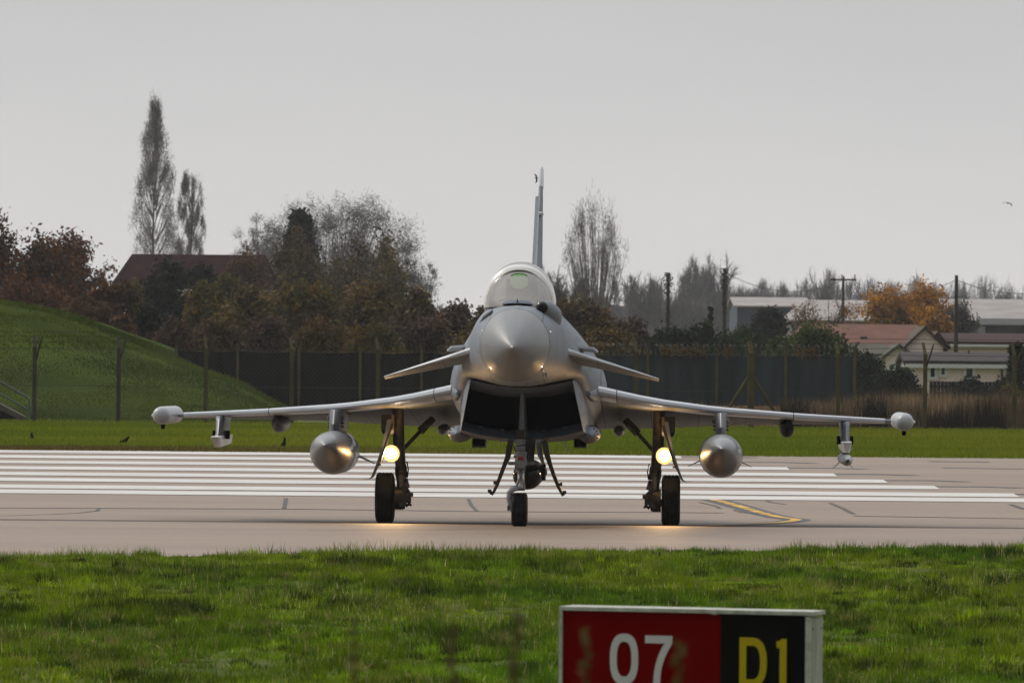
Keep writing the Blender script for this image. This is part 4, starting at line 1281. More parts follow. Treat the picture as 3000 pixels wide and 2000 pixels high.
def fit(segs, tips, H, W):
    T = np.array([t[0] for t in tips]); zt = np.percentile(T[:, 2], 99.5); wx = (np.percentile(T[:, 0], 98.5) - np.percentile(T[:, 0], 1.5)); wy = np.percentile(T[:, 1], 98.5) - np.percentile(T[:, 1], 1.5)
    cx_ = (np.percentile(T[:, 0], 98.5) + np.percentile(T[:, 0], 1.5)) / 2
    sc = np.array([W / wx, W / wy, H / zt])
    P0 = np.array([s[0] for s in segs]) * sc; P1 = np.array([s[1] for s in segs]) * sc
    sh = cx_ * sc[0] * np.clip(P0[:, 2:3] / H, 0, 1); P0[:, :1] -= sh; sh = cx_ * sc[0] * np.clip(P1[:, 2:3] / H, 0, 1); P1[:, :1] -= sh
    r0 = np.array([s[2] for s in segs]) * H * .45; r1 = np.array([s[3] for s in segs]) * H * .45
    lev = np.array([s[4] for s in segs])
    D = np.array([t[1] for t in tips]); T = T * sc; T[:, :1] -= cx_ * sc[0] * np.clip(T[:, 2:3] / H, 0, 1)
    return P0, P1, r0, r1, lev, T, D
def sliver(g, P, D, n, L, wd, spread):
    P = np.repeat(P, n, 0); D = np.repeat(D, n, 0)
    P = P - D * g.uniform(0, L * 1.2, (len(P), 1))
    d = D + g.normal(0, spread, D.shape); d /= np.linalg.norm(d, axis=1, keepdims=True)
    l = g.uniform(.4, 1.1, (len(P), 1)) * L
    s = np.cross(d, g.normal(0, 1, d.shape)); s[:, 1] *= .3; s /= np.linalg.norm(s, axis=1, keepdims=True) + 1e-9
    return np.stack([P - s * wd, P + s * wd, P + d * l], 1)
def leafquads(g, P, n, spread, size):
    P = np.repeat(P, n, 0) + g.normal(0, spread, (len(P) * n, 3))
    a = g.normal(0, 1, P.shape); a /= np.linalg.norm(a, axis=1, keepdims=True)
    b = np.cross(a, g.normal(0, 1, P.shape)); b /= np.linalg.norm(b, axis=1, keepdims=True) + 1e-9
    s = size * g.uniform(.5, 1.2, (len(P), 1))
    return np.stack([P - a * s, P + b * s * .55, P + a * s, P - b * s * .55], 1)
def mixcol(g, n, cols, per=1):
    c = np.array(cols, dtype=float)
    k = np.repeat(g.randint(0, len(c), (n + per - 1) // per), per)[:n]
    base = c[k]
    j = np.repeat(g.uniform(.6, 1.35, (n + per - 1) // per), per)[:n]
    return base * j[:, None] * g.uniform(.75, 1.25, (n, 1))
AUT = [(0.121, 0.045, 0.014), (0.094, 0.037, 0.013), (0.150, 0.061, 0.016), (0.066, 0.037, 0.014)]
BRN = [(0.125, 0.082, 0.028), (0.155, 0.096, 0.032), (0.104, 0.072, 0.028), (0.133, 0.101, 0.024)]
MAUVE = [(0.095, 0.058, 0.041), (0.113, 0.067, 0.043), (0.079, 0.050, 0.035)]
OLV = [(0.101, 0.086, 0.017), (0.144, 0.103, 0.017), (0.079, 0.077, 0.019), (0.186, 0.112, 0.017)]
GRN = [(0.025, 0.042, 0.013), (0.019, 0.032, 0.011), (0.034, 0.052, 0.013)]
DGRN = [(0.014, 0.020, 0.014), (0.011, 0.016, 0.012), (0.019, 0.027, 0.014)]
BGRN = [(0.049, 0.073, 0.016), (0.035, 0.056, 0.014), (0.069, 0.086, 0.020)]
ORG = [(0.474, 0.214, 0.017), (0.367, 0.152, 0.011), (0.554, 0.277, 0.022), (0.264, 0.125, 0.017)]
GREYW = [(0.078, 0.070, 0.070), (0.066, 0.061, 0.061), (0.094, 0.078, 0.074)]
seedc = [100]
def tree(name, label, px, top, wpx, D, form='round', leaves=None, twig_n=9, twig_l=.06, twig_w=None, leaf_n=10, leaf_s=.13, group=None, cat='tree', pale=False, base=None, lspread=.22, shell=0):
    seedc[0] += 1
    g = np.random.RandomState(seedc[0])
    p = A(px, top, D); z0 = float(zg(D)) if base is None else base
    H = p.z - z0; W = wpx * S * D / 18360
    segs, tips = poplar_skel(g) if form == 'poplar' else skeleton(g, form)
    P0, P1, r0, r1, lev, T, Dr = fit(segs, tips, H, W)
    root = empty(name, (p.x, D, z0))
    tag(root, label, cat, group)
    big = lev <= 1
    npmesh('trunk', tubes_np(P0[big], P1[big], r0[big], r1[big], 6).reshape(-1, 3), 4, BARK, root, smooth=False)
    rest = ~big
    px_m = 18360 / D * .341
    wmin = .12 / px_m          # thin branches stay a fraction of a millimetre on the sensor
    V = tubes_np(P0[rest], P1[rest], np.maximum(r0[rest], .006), np.maximum(r1[rest], .005), 3)
    if shell:
        S0, S1, Sd = shell_twigs(g, T, Dr, H, W, H * .38, shell)
        V = np.concatenate([V, tubes_np(S0, S1, np.full(shell, .035), np.full(shell, .010), 3)])
        T = np.concatenate([T * [[.82, .82, .86]], np.repeat(S1, 3, 0) + g.normal(0, W * .022, (shell * 3, 3))]); Dr = np.concatenate([Dr, np.repeat(Sd, 3, 0)])
    if leaves is None:
        tw = twig_w or .010
        sl = sliver(g, T, Dr, twig_n, H * twig_l, tw, .45)
        quad = np.concatenate([sl, sl[:, 2:3]], 1)
        V = np.concatenate([V, quad])
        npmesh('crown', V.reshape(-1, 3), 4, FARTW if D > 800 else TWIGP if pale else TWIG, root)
    else:
        L = leafquads(g, T, leaf_n, H * lspread * .12, leaf_s)
        n1 = len(V)
        c = np.concatenate([np.tile([[0.05, 0.04, 0.03]], (n1, 1)), mixcol(g, len(L), leaves, leaf_n * 3)])
        npmesh('crown', np.concatenate([V, L]).reshape(-1, 3), 4, LEAF, root, cols=c)
    return root
def shell_twigs(g, T, Dr, H, W, zc, n):
    # clumps of fine twigs over the outside of a domed crown, each on its own branch
    a = g.uniform(0, 6.28, n); e = g.uniform(-.15, 1, n) ** 1.0 * math.pi / 2; q = g.uniform(.70, 1.0, n) ** .7
    d = np.stack([np.cos(a) * np.cos(e), np.sin(a) * np.cos(e), np.sin(e)], 1)
    sc = np.array([[W / 2, W / 2.4, H - zc]])
    P1 = d * sc * q[:, None] + [[0, 0, zc]]; P0 = d * sc * q[:, None] * .45 + [[0, 0, zc * .8]]
    dd = P1 - P0; dd /= np.linalg.norm(dd, axis=1, keepdims=True)
    return P0, P1, dd
def cloud_tree(name, label, px, top, wpx, D, kind, nc, per, m_, group=None, wd=.016, ln=.5, seed=1, frac=.0):
    # fine leafless crown: branches carrying separate puffs of twigs, with sky between the puffs
    g = np.random.RandomState(seed)
    p = A(px, top, D); z0 = float(zg(D)); H = p.z - z0; W = wpx * S * D / 18360
    root = empty(name, (p.x, D, z0)); tag(root, label, 'poplar' if kind == 'poplar' else 'tree', group)
    if kind == 'fan':
        th = g.uniform(-.62, .62, nc); ph = g.normal(0, .30, nc); r_ = g.uniform(.12, 1, nc) ** .6
        th = np.clip(th, -.62, .62)
        d_ = np.stack([np.sin(th), np.sin(ph) * .8, np.cos(th)], 1)
        Cn = np.array([[0, 0, H * .16]]) + d_ * r_[:, None] * [[W * .86, W * .7, H * .82]] * (1 - .22 * np.abs(th)[:, None])
        sg = np.stack([W * .022 + 0 * r_, W * .022 + 0 * r_, H * .05 + 0 * r_], 1); up = 2.2
        Q0 = np.array([[0, 0, H * .12]]) + (Cn - [[0, 0, H * .12]]) * g.uniform(.0, .15, (nc, 1))
        tr = np.array([[0, 0, H * .4 * i / 4] for i in range(5)]); r_t = .26 * (1 - np.arange(5) / 6)
    elif kind == 'poplar':
        t = g.uniform(.05, 1, nc) ** .9
        hw = np.interp(t, [0, .1, .35, .6, .75, .85, .93, 1], [.6, .9, 1, .95, .72, .55, .25, .06] if wpx > 90 else [.6, .8, .9, 1, 1, .95, .8, .45]) * W / 2
        a = g.uniform(0, 6.28, nc); q = g.uniform(0, 1, nc) ** .4
        Cn = np.stack([np.cos(a) * q * hw, np.sin(a) * q * hw, t * H * .965], 1)
        sg = np.stack([W * .06 * (1.1 - t * .6), W * .06 * (1.1 - t * .6), H * .028 * (1.15 - t * .5)], 1); up = 1.6
        Q0 = Cn * [[.12, .12, 1]] - [[0, 0, H * .10]]; Q0[:, 2] = np.maximum(Q0[:, 2], .5)
        tr = np.array([[0, 0, H * i / 10] for i in range(11)]); tr[:, 0] = W * .03 * np.sin(np.arange(11))
        r_t = .16 * (1 - np.arange(11) / 10.6)
    else:
        a = g.uniform(0, 6.28, nc); e = np.arcsin(g.uniform(-.12, 1, nc)); q = g.uniform(.12, 1, nc) ** .35
        Cn = np.stack([np.cos(a) * np.cos(e) * q * W / 2, np.sin(a) * np.cos(e) * q * W / 2.3, H * .36 + np.sin(e) * q * H * .61], 1)
        sg = np.full((nc, 3), W * .026); up = .15
        Q0 = np.array([[0, 0, H * .22]]) + (Cn - [[0, 0, H * .22]]) * g.uniform(.0, .35, (nc, 1))
        tr = np.array([[0, 0, H * .30 * i / 4] for i in range(5)]); r_t = .32 * (1 - np.arange(5) / 7)
    npmesh('trunk', tubes_np(tr[:-1], tr[1:], r_t[:-1], r_t[1:], 7).reshape(-1, 3), 4, BARK, root)
    mid = (Q0 + Cn) / 2 + g.normal(0, W * .02, Cn.shape)
    B = np.concatenate([tubes_np(Q0, mid, np.full(nc, .055), np.full(nc, .035), 3), tubes_np(mid, Cn, np.full(nc, .035), np.full(nc, .012), 3)])
    k = g.randint(0, nc, nc * per); dens = g.uniform(.3, 1, nc); k = k[g.uniform(0, 1, len(k)) < dens[k]]
    P = Cn[k] + g.normal(0, 1, (len(k), 3)) * sg[k]
    d = g.normal(0, 1, P.shape); d[:, 2] = d[:, 2] * (1 + up) + up * 1.3; d /= np.linalg.norm(d, axis=1, keepdims=True)
    s_ = np.cross(d, g.normal(0, 1, d.shape)); s_ /= np.linalg.norm(s_, axis=1, keepdims=True) + 1e-9
    l = g.uniform(.4, 1.1, (len(P), 1)) * ln
    V = np.stack([P - s_ * wd, P + s_ * wd, P + d * l, P + d * l], 1)
    npmesh('crown', np.concatenate([B, V]).reshape(-1, 3), 4, m_, root)
    return root
def bush(name, label, px, top, wpx, D, leaves, n=5200, leaf_s=.10, group=None, cat='bush', form='dome', base=None, lumps=26, depth=None):
    n = int(n * 1.7); leaf_s *= 1.18
    seedc[0] += 1
    g = np.random.RandomState(seedc[0])
    p = A(px, top, D); z0 = float(zg(D)) if base is None else base
    H = (p.z - z0) * 1.03; W = wpx * S * D / 18360 * 1.06; dp = depth or max(1.5, W * .6)
    root = empty(name, (p.x, D, z0)); tag(root, label, cat, group)
    if form == 'cone':
        z = g.uniform(0.02, 1, lumps) ** .8; rr_ = (1 - z) * .85 + .08; a = g.uniform(0, 6.28, lumps)
        q = g.uniform(.2, 1, lumps) ** .5
        Cn = np.stack([np.cos(a) * rr_ * q * W / 2, np.sin(a) * rr_ * q * dp / 2, z * H * .97], 1); sg = W * .09 * (1 - z * .6)
    else:
        a = g.uniform(0, 6.28, lumps); e = g.uniform(0.0, 1, lumps) ** .8 * math.pi / 2
        lumps = int(lumps * 1.6); a = g.uniform(0, 6.28, lumps); q = g.uniform(0, 1, lumps) ** .55 * .93
        zt_ = np.sqrt(1 - q ** 2) * g.uniform(.86, 1.0, lumps)
        Cn = np.stack([np.cos(a) * q * W / 2, np.sin(a) * q * dp / 2, zt_ * H * .93], 1)
        sg = np.full(lumps, min(W, H * 1.3) * .085)
        # hang foliage down to the ground under every lump
        Cn = np.concatenate([Cn, Cn * np.array([[1, 1, .62]]), Cn * np.array([[1.03, 1, .25]])]); sg = np.full(len(Cn), min(W, H * 1.3) * .07)
    k = g.randint(0, len(Cn), n)
    P = Cn[k] + g.normal(0, 1, (n, 3)) * sg[k][:, None]
    P[:, 2] = np.abs(P[:, 2])
    L = leafquads(g, P, 1, 0.0, leaf_s)
    bc_ = np.array(leaves)[g.randint(0, len(leaves), len(Cn))] * g.uniform(.65, 1.3, (len(Cn), 1))
    c = bc_[k] * g.uniform(.7, 1.3, (n, 1))
    npmesh('foliage', L.reshape(-1, 3), 4, LEAF, root, cols=c)
    ns = 9; a = g.uniform(0, 6.28, ns)
    Q1 = Cn[g.randint(0, len(Cn), ns)]; Q0 = Q1 * np.array([[.15, .15, 0]])
    npmesh('stem', tubes_np(Q0, Q1, np.full(ns, .05), np.full(ns, .015), 4).reshape(-1, 3), 4, BARK, root)
    return root

# ---- left of the jet
tree('autumn_tree', 'rust-brown autumn tree rising behind the crest of the grass bank at the left edge', 40, 482, 240, 330, 'round', AUT, leaf_n=16, leaf_s=.15)
tree('autumn_tree', 'rust-brown autumn tree sloping down to the right of the edge tree behind the bank', 150, 560, 170, 345, 'round', AUT, leaf_n=16, leaf_s=.14)
tree('autumn_tree', 'small russet tree at the right foot of the rust-brown trees behind the bank', 225, 655, 120, 300, 'round', AUT, leaf_n=16, leaf_s=.13)
bush('brown_bush', 'broad dark rust bush directly behind the top of the grass bank', 60, 640, 260, 290, AUT, n=9000, leaf_s=.11)
bush('brown_bush', 'dark rust bush behind the middle of the grass bank slope', 210, 690, 200, 280, [(0.06, 0.032, 0.018), (0.09, 0.045, 0.02)], n=8000)
bush('brown_bush', 'dark brown bush in front of the left gable of the dark red roofed house', 300, 640, 110, 300, AUT + BRN, n=9000, leaf_s=.11)
bush('brown_bush', 'olive-brown bush below the middle of the dark red roof', 515, 612, 110, 325, BRN + OLV, n=8000, leaf_s=.12)
bush('brown_bush', 'low orange-brown bush at the shoulder of the grass bank, left of the dark evergreen', 275, 720, 90, 262, [(0.14, 0.06, 0.022), (0.08, 0.045, 0.02)], n=5000)
cloud_tree('poplar_tree', 'very tall narrow poplar with sparse grey twigs, the highest tree', 357, 211, 108, 620, 'poplar', 190, 150, TWIGP, wd=.020, ln=.7, seed=3)
cloud_tree('poplar_tree', 'shorter pale poplar with a blunt top beside the tallest one', 440, 398, 66, 640, 'poplar', 110, 190, TWIGP, wd=.022, ln=.7, seed=8)
cloud_tree('bare_tree', 'huge domed bare tree with a mass of grey twigs left of the jet', 775, 428, 480, 480, 'dome', 430, 170, TWIGM, wd=.020, ln=.55, seed=5)
cloud_tree('bare_tree', 'pale bare tree on the left flank of the huge domed one', 610, 470, 210, 500, 'dome', 120, 120, TWIGP, wd=.018, ln=.5, seed=6)
cloud_tree('bare_tree', 'fine-twigged bare tree at the right flank of the huge domed one', 960, 545, 130, 470, 'dome', 50, 130, TWIGM, wd=.018, ln=.5, seed=7)
bush('ivy_tree', 'dark green ivy-clad tree with a pointed top in front of the bare dome', 690, 496, 190, 440, DGRN, n=17000, leaf_s=.15, form='cone', lumps=90, cat='tree')
tree('autumn_tree', 'bronze-leaved tree standing just before the dark ivy-clad one', 680, 540, 120, 400, 'round', [(0.075, 0.054, 0.024), (0.10, 0.066, 0.024)], leaf_n=18, leaf_s=.14)
tree('autumn_tree', 'golden-brown tree in front of the middle of the bare dome', 835, 540, 180, 410, 'round', [(0.085, 0.060, 0.026), (0.11, 0.070, 0.022), (0.07, 0.052, 0.028)], leaf_n=9, leaf_s=.15)
tree('autumn_tree', 'olive-gold tree in front of the right half of the bare dome', 910, 572, 120, 420, 'round', OLV + [(0.13, 0.085, 0.02)], leaf_n=9, leaf_s=.14)
tree('autumn_tree', 'small reddish tree between the dark house roof and the ivy-clad tree', 575, 585, 90, 380, 'round', [(0.10, 0.05, 0.03), (0.12, 0.07, 0.03)], leaf_n=18, leaf_s=.12)
bush('evergreen_bush', 'large round dark evergreen in front of the house roof', 395, 600, 165, 330, DGRN, n=22000, leaf_s=.12)
bush('evergreen_bush', 'dark evergreen top showing just right of the round one below the poplars', 462, 582, 90, 350, DGRN, n=9000, leaf_s=.12)
bush('evergreen_bush', 'near-black evergreen low down behind the shoulder of the grass bank', 345, 690, 110, 285, DGRN, n=8000)
bush('olive_bush', 'yellow-brown bush right of the round evergreen, below the house roof', 480, 640, 130, 310, OLV, n=9000, leaf_s=.12)
bush('olive_bush', 'olive-brown bush below the small reddish tree', 575, 650, 150, 305, BRN + OLV, n=10000, leaf_s=.12)
bush('olive_bush', 'broad olive-brown bush below the dark ivy-clad tree', 700, 640, 190, 300, BRN + OLV, n=12000, leaf_s=.12)
bush('olive_bush', 'broad bronze bush below the golden-brown tree', 850, 650, 190, 302, BRN, n=12000, leaf_s=.12)
bush('brown_bush', 'tall brown bush below the fine-twigged flank of the bare dome', 955, 665, 130, 296, BRN + MAUVE, n=9000, leaf_s=.12)
bush('brown_bush', 'mauve-brown bush in the dip of the skyline left of the jet', 1045, 692, 130, 292, MAUVE, n=9000, leaf_s=.11)
bush('brown_bush', 'brown bush hard against the left side of the jet nose', 1130, 690, 130, 288, BRN + MAUVE, n=9000, leaf_s=.11)
for i, (px, top, wd_, cols, lab) in enumerate((
    (400, 735, 130, MAUVE, 'low mauve scrub where the grass bank meets the black fence'),
    (500, 725, 150, MAUVE + BRN, 'low mauve-brown scrub above the left end of the black fence'),
    (620, 730, 150, MAUVE, 'low mauve scrub above the black fence below the reddish tree'),
    (740, 735, 160, BRN, 'low brown scrub above the black fence below the ivy-clad tree'),
    (860, 740, 160, OLV + BRN, 'low olive scrub above the black fence below the golden-brown tree'),
    (980, 735, 160, MAUVE, 'low mauve scrub above the black fence left of the canard tip'),
    (1090, 745, 150, BRN, 'low brown scrub behind the left canard root'))):
    bush('scrub', lab, px, top, wd_, 240 + (i % 3) * 7, cols, n=7500, leaf_s=.085, group='low scrub above the black fence')

# ---- right of the jet
cloud_tree('bare_tree', 'bare vase-shaped tree with upswept grey branches just right of the tail fin', 1368, 466, 165, 520, 'fan', 125, 80, TWIGP, wd=.015, ln=.7, seed=14)
tree('bare_tree', 'lower bare tree at the left foot of the vase-shaped one', 1300, 610, 120, 530, 'round', None, twig_n=12, twig_l=.06, twig_w=.012)
bush('brown_bush', 'large dark brown bush right of the jet nose', 1330, 690, 190, 300, BRN + MAUVE, n=13000, leaf_s=.11)
bush('brown_bush', 'mauve-brown bush at the right end of the dark brown mass right of the jet', 1440, 722, 120, 290, MAUVE, n=8000, leaf_s=.10)
bush('scrub', 'low brown scrub behind the right canard', 1400, 760, 170, 250, BRN, n=8000, leaf_s=.09, group='low scrub above the black fence')
# smoke-grey far trees
k = 0
for px, top, wd_, D, form, lab in (
    (1275, 640, 110, 900, 'round', 'hazy grey far tree close right of the canopy'),
    (1400, 655, 130, 920, 'round', 'hazy grey far tree below the vase-shaped tree'),
    (1480, 636, 90, 900, 'round', 'hazy grey far tree with a domed top left of the ivy-clad pole'),
    (1560, 655, 120, 930, 'round', 'hazy grey far tree behind the left ivy-clad pole'),
    (1640, 660, 120, 940, 'round', 'hazy grey far tree between the two ivy-clad poles'),
    (1590, 598, 70, 1000, 'tall', 'thin bare far tree left of the pale skyline crown'),
    (1640, 588, 90, 1010, 'tall', 'bare far tree holding a dark nest left of the second ivy-clad pole'),
    (1720, 668, 110, 960, 'round', 'hazy grey far tree right of the second ivy-clad pole')):
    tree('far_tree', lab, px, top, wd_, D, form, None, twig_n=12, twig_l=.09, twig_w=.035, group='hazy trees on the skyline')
g9 = random.Random(8)
sky_tr = [(1705, 655, 60), (1750, 643, 60), (1800, 648, 56), (1852, 640, 60), (1905, 618, 54), (1955, 640, 58), (2005, 636, 60), (2055, 645, 62), (2105, 634, 60), (2150, 648, 56), (2210, 646, 56), (2260, 635, 84), (2315, 655, 60), (2370, 668, 60)]
for i, (px, top, wd_) in enumerate(sky_tr):
    o = tree('far_tree', ['first', 'second', 'third', 'fourth', 'fifth', 'sixth', 'seventh', 'eighth', 'ninth', 'tenth', 'eleventh', 'twelfth', 'thirteenth', 'last'][i] + ' from the left of the bare skyline trees above the pale barn roofs',
         px, top, wd_ * 1.9, 1000 + g9.uniform(-40, 60), 'round', None, twig_n=7, twig_l=.08, twig_w=.020, shell=110, group='bare trees on the skyline above the barns')
# a far wood that reads as one dark band under the skyline trees
g5 = np.random.RandomState(77)
N = 60000
fx_ = g5.uniform(AX(1180, 1100), AX(2420, 1100), N)
top_z = AZ(705, 1100) + 2.2 * lowf(fx_, fx_ * 0, .08, 71)
V = leafquads(g5, np.stack([fx_, g5.uniform(1085, 1125, N), g5.uniform(0, 1, N) ** .8 * (top_z - .5) + .5], 1), 1, 0, .55)
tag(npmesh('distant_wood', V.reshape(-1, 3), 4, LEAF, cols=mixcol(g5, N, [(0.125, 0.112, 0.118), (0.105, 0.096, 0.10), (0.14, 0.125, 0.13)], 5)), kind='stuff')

bush('hedge', 'dark green domed hedge bush left of the small conifer', 1545, 745, 120, 300, GRN + DGRN, n=9000, leaf_s=.09, cat='hedge')
bush('hedge', 'green hedge bush with a peak beneath the small conifer', 1610, 738, 110, 300, GRN, n=9000, leaf_s=.09, cat='hedge')
bush('hedge', 'green hedge bush right of the second ivy-clad pole', 1715, 752, 130, 295, BGRN, n=9000, leaf_s=.09, cat='hedge')
bush('hedge', 'low dark green hedge filling in below the left ivy-clad pole', 1490, 775, 110, 290, GRN, n=6000, leaf_s=.09, cat='hedge')
bush('hedge', 'low green hedge between the small conifer and the broad bush', 1665, 770, 130, 285, GRN, n=6000, leaf_s=.09, cat='hedge')
bush('hedge', 'broad bright green bush in front of the terracotta roof', 1880, 762, 220, 262, BGRN, n=14000, leaf_s=.09)
bush('hedge', 'mid green bush left of the broad bright one', 1790, 775, 110, 268, BGRN + GRN, n=7000, leaf_s=.09)
bush('small_conifer', 'small dark pointed conifer beside the second ivy-clad pole', 1632, 700, 34, 320, DGRN, n=4000, leaf_s=.08, form='cone', cat='conifer')
bush('evergreen_bush', 'big near-black evergreen tree in front of the blue-grey barn', 1768, 698, 105, 400, DGRN, n=10000, leaf_s=.13, cat='tree')
tree('shrub', 'thin orange-brown shrub of upright stems below the crossarm pole', 1895, 682, 125, 430, 'vase', [(0.24, 0.13, 0.05), (0.20, 0.13, 0.08)], leaf_n=3, leaf_s=.09, cat='shrub')
tree('autumn_tree', 'bright orange autumn tree behind the terracotta roof', 2082, 655, 190, 440, 'round', ORG, leaf_n=17, leaf_s=.14)
tree('autumn_tree', 'small orange-brown tree between the bright orange one and the tall pole', 2145, 700, 80, 425, 'vase', ORG[1:], leaf_n=8, leaf_s=.12)
tree('shrub', 'grey-green twiggy tree behind the tall right pole', 2205, 692, 70, 430, 'round', [(0.06, 0.065, 0.05), (0.08, 0.075, 0.06)], leaf_n=8, leaf_s=.11, cat='tree')
bush('evergreen_bush', 'dark green bush below the cream porch gable', 1985, 815, 120, 232, GRN + DGRN, n=9000, leaf_s=.08)
bush('evergreen_bush', 'dark bush between the screen fence and the mobile home', 2060, 845, 110, 226, DGRN + GRN, n=8000, leaf_s=.08)
bush('evergreen_bush', 'tall dark conifer-like bush at the right edge beside the mobile home', 2335, 790, 110, 226, DGRN + GRN, n=11000, leaf_s=.08, form='cone')
bush('evergreen_bush', 'dark bramble bush in front of the right half of the mobile home', 2225, 878, 130, 220, DGRN, n=8000, leaf_s=.08)
bush('evergreen_bush', 'dark bramble bush low at the right edge behind the fence', 2310, 880, 90, 218, DGRN + [(0.12, .10, .02)], n=6000, leaf_s=.08)

# ------------------------------------------------------------------ buildings
def tiled(name, col, s=1.0, rib=(0, 0, 0)):
    return mat(name, col, 0.8, var=.25, vscale=1.2, bump=.5, bscale=6)
CREAM = mat('cream_render', (0.90, 0.73, 0.68), 0.85, var=.12, vscale=.8)
TERRA = tiled('terracotta_tiles', (0.150, 0.070, 0.048))
MAROON = tiled('maroon_tiles', (0.040, 0.016, 0.014))
DARKRED = mat('dark_red_tiles', (0.032, 0.018, 0.017), .95, spec=0, var=.3, vscale=1.2)
PALEROOF = mat('pale_sheet_roof', (0.33, 0.30, 0.285), 0.7, var=.2, vscale=.4)
GREYWALL = mat('grey_sheet_wall', (0.15, 0.145, 0.14), 0.7, var=.4, vscale=2.5, stretch=(3, 3, .1))
DARKWALL = mat('dark_sheet_wall', (0.055, 0.052, 0.052), 0.7, var=.3, vscale=.8)
BLUEWALL = mat('blue_grey_wall', (0.07, 0.085, 0.12), 0.7, var=.2, vscale=.8)
OLIVER = tiled('mossy_roof', (0.085, 0.080, 0.058))
GREYR2 = mat('felt_roof', (0.050, 0.042, 0.041), 0.8, var=.2, vscale=1)
WHITEF = mat('white_frame', (0.72, 0.72, 0.72), 0.5)
PANE = mat('window_pane', (0.02, 0.025, 0.035), 0.08)
BROWNW = mat('brown_wood', (0.07, 0.04, 0.025), 0.8)
def building(name, label, x0, x1, y0, y1, z0, ze, zr, wallm, roofm, ridge='x', over=.35, rx0=None, rx1=None, cat='house', fascia=None):
    """gabled box; ridge along x or y; rx0/rx1 pull in the ends of a hipped ridge"""
    root = empty(name, ((x0 + x1) / 2, y0, z0)); tag(root, label, cat)
    ox, oy, oz = (x0 + x1) / 2, y0, z0
    m = MB(); m.box(((x0 + x1) / 2 - ox, (y1 - y0) / 2, (ze - z0) / 2), (x1 - x0, y1 - y0, ze - z0))
    t = .16
    if ridge == 'x':
        if rx0 is None:
            for x in (x0, x1): m.add([(x - ox, 0, ze - oz), (x - ox, y1 - y0, ze - oz), (x - ox, (y1 - y0) / 2, zr - oz)], [(0, 1, 2)], False)
        ym = (y1 - y0) / 2
        a, b = x0 - over - ox, x1 + over - ox
        ra, rb = (a, b) if rx0 is None else (rx0 - ox, rx1 - ox)
        E = (zr - ze) / ym * over
        v = [(a, -over, ze - oz - E), (b, -over, ze - oz - E), (rb, ym, zr - oz), (ra, ym, zr - oz), (a, y1 - y0 + over, ze - oz - E), (b, y1 - y0 + over, ze - oz - E)]
    else:
        xm = 0
        a, b = x0 - over - ox, x1 + over - ox
        E = (zr - ze) / ((x1 - x0) / 2) * over
        for y in (0, y1 - y0): m.add([(x0 - ox, y, ze - oz), (x1 - ox, y, ze - oz), (0, y, zr - oz)], [(0, 1, 2)], False)
        v = [(a, -over, ze - oz - E), (a, y1 - y0 + over, ze - oz - E), (0, y1 - y0 + over, zr - oz), (0, -over, zr - oz), (b, -over, ze - oz - E), (b, y1 - y0 + over, ze - oz - E)]
    m.build('wall', wallm, root)
    if cat in ('bungalow', 'house', 'mobile home') and ridge == 'x':
        fascia = fascia or WHITEF
        m = MB(); m.tube([(x1 - ox - .3, -.06, .05), (x1 - ox - .3, -.06, ze - oz)], .045, 6); m.build('downpipe', DARKWALL, root)
    r_ = MB()
    lo = [Vector(p) + Vector((0, 0, .03)) for p in v]; hi = [p + Vector((0, 0, t)) for p in lo]
    n = 6
    F_ = [(0, 1, 2, 3), (3, 2, 5, 4), (0, 3, 4), (1, 5, 2)] if ridge == 'x' and rx0 is not None else [(0, 1, 2, 3), (3, 2, 5, 4)]
    fs = [tuple(i + n for i in f) for f in F_] + [f[::-1] for f in F_]
    from collections import Counter
    ed = Counter()
    for f in F_:
        for i in range(len(f)): ed[frozenset((f[i], f[(i + 1) % len(f)]))] += 1
    for f in F_:
        for i in range(len(f)):
            p_, q_ = f[i], f[(i + 1) % len(f)]
            if ed[frozenset((p_, q_))] == 1: fs.append((p_, q_, q_ + n, p_ + n))
    r_.add(lo + hi, fs, False)
    r_.build('roof', roofm, root)
    if fascia:
        m = MB(); m.box((0, -over - .04, v[0][2] - .02), (x1 - x0 + 2 * over, .05, .16)); m.build('fascia', fascia, root)
    return root
def window(root, x0, x1, za, zb, y, frame=WHITEF, bars=1):
    """window on the near wall of a building; world coordinates"""
    o = root.location
    cx_, cz = (x0 + x1) / 2 - o.x, (za + zb) / 2 - o.z
    w_, h_ = x1 - x0, zb - za
    m = MB(); y_ = y - o.y
    for s_ in (-1, 1):
        m.box((cx_ + s_ * (w_ / 2 - .05), y_ - .03, cz), (.12, .09, h_)); m.box((cx_, y_ - .033, cz + s_ * (h_ / 2 - .05)), (w_ - .24, .09, .12))
    for k in range(1, bars): m.box((cx_ - w_ / 2 + w_ * k / bars, y_ - .03, cz), (.07, .08, h_ - .2))
    f = m.build('window', frame, root)
    m = MB(); m.box((cx_, y_ - .012, cz), (w_ - .2, .02, h_ - .2)); m.build('pane', PANE, f)
def bld(name, label, D, px0, px1, rowr, rowe, wallm, roofm, dep=8, **k):
    x0, x1 = AX(px0, D), AX(px1, D)
    return building(name, label, x0, x1, D, D + dep, float(zg(D)), AZ(rowe, D, (px0 + px1) / 2), AZ(rowr, D, (px0 + px1) / 2), wallm, roofm, **k)
# house with the dark red roof behind the trees on the left
D = 400
h1 = bld('brick_house', 'house with a long dark red hipped roof half hidden by trees below the poplars', D, 262, 620, 588, 662, CREAM, DARKRED, 10, rx0=AX(290, D), rx1=AX(600, D))
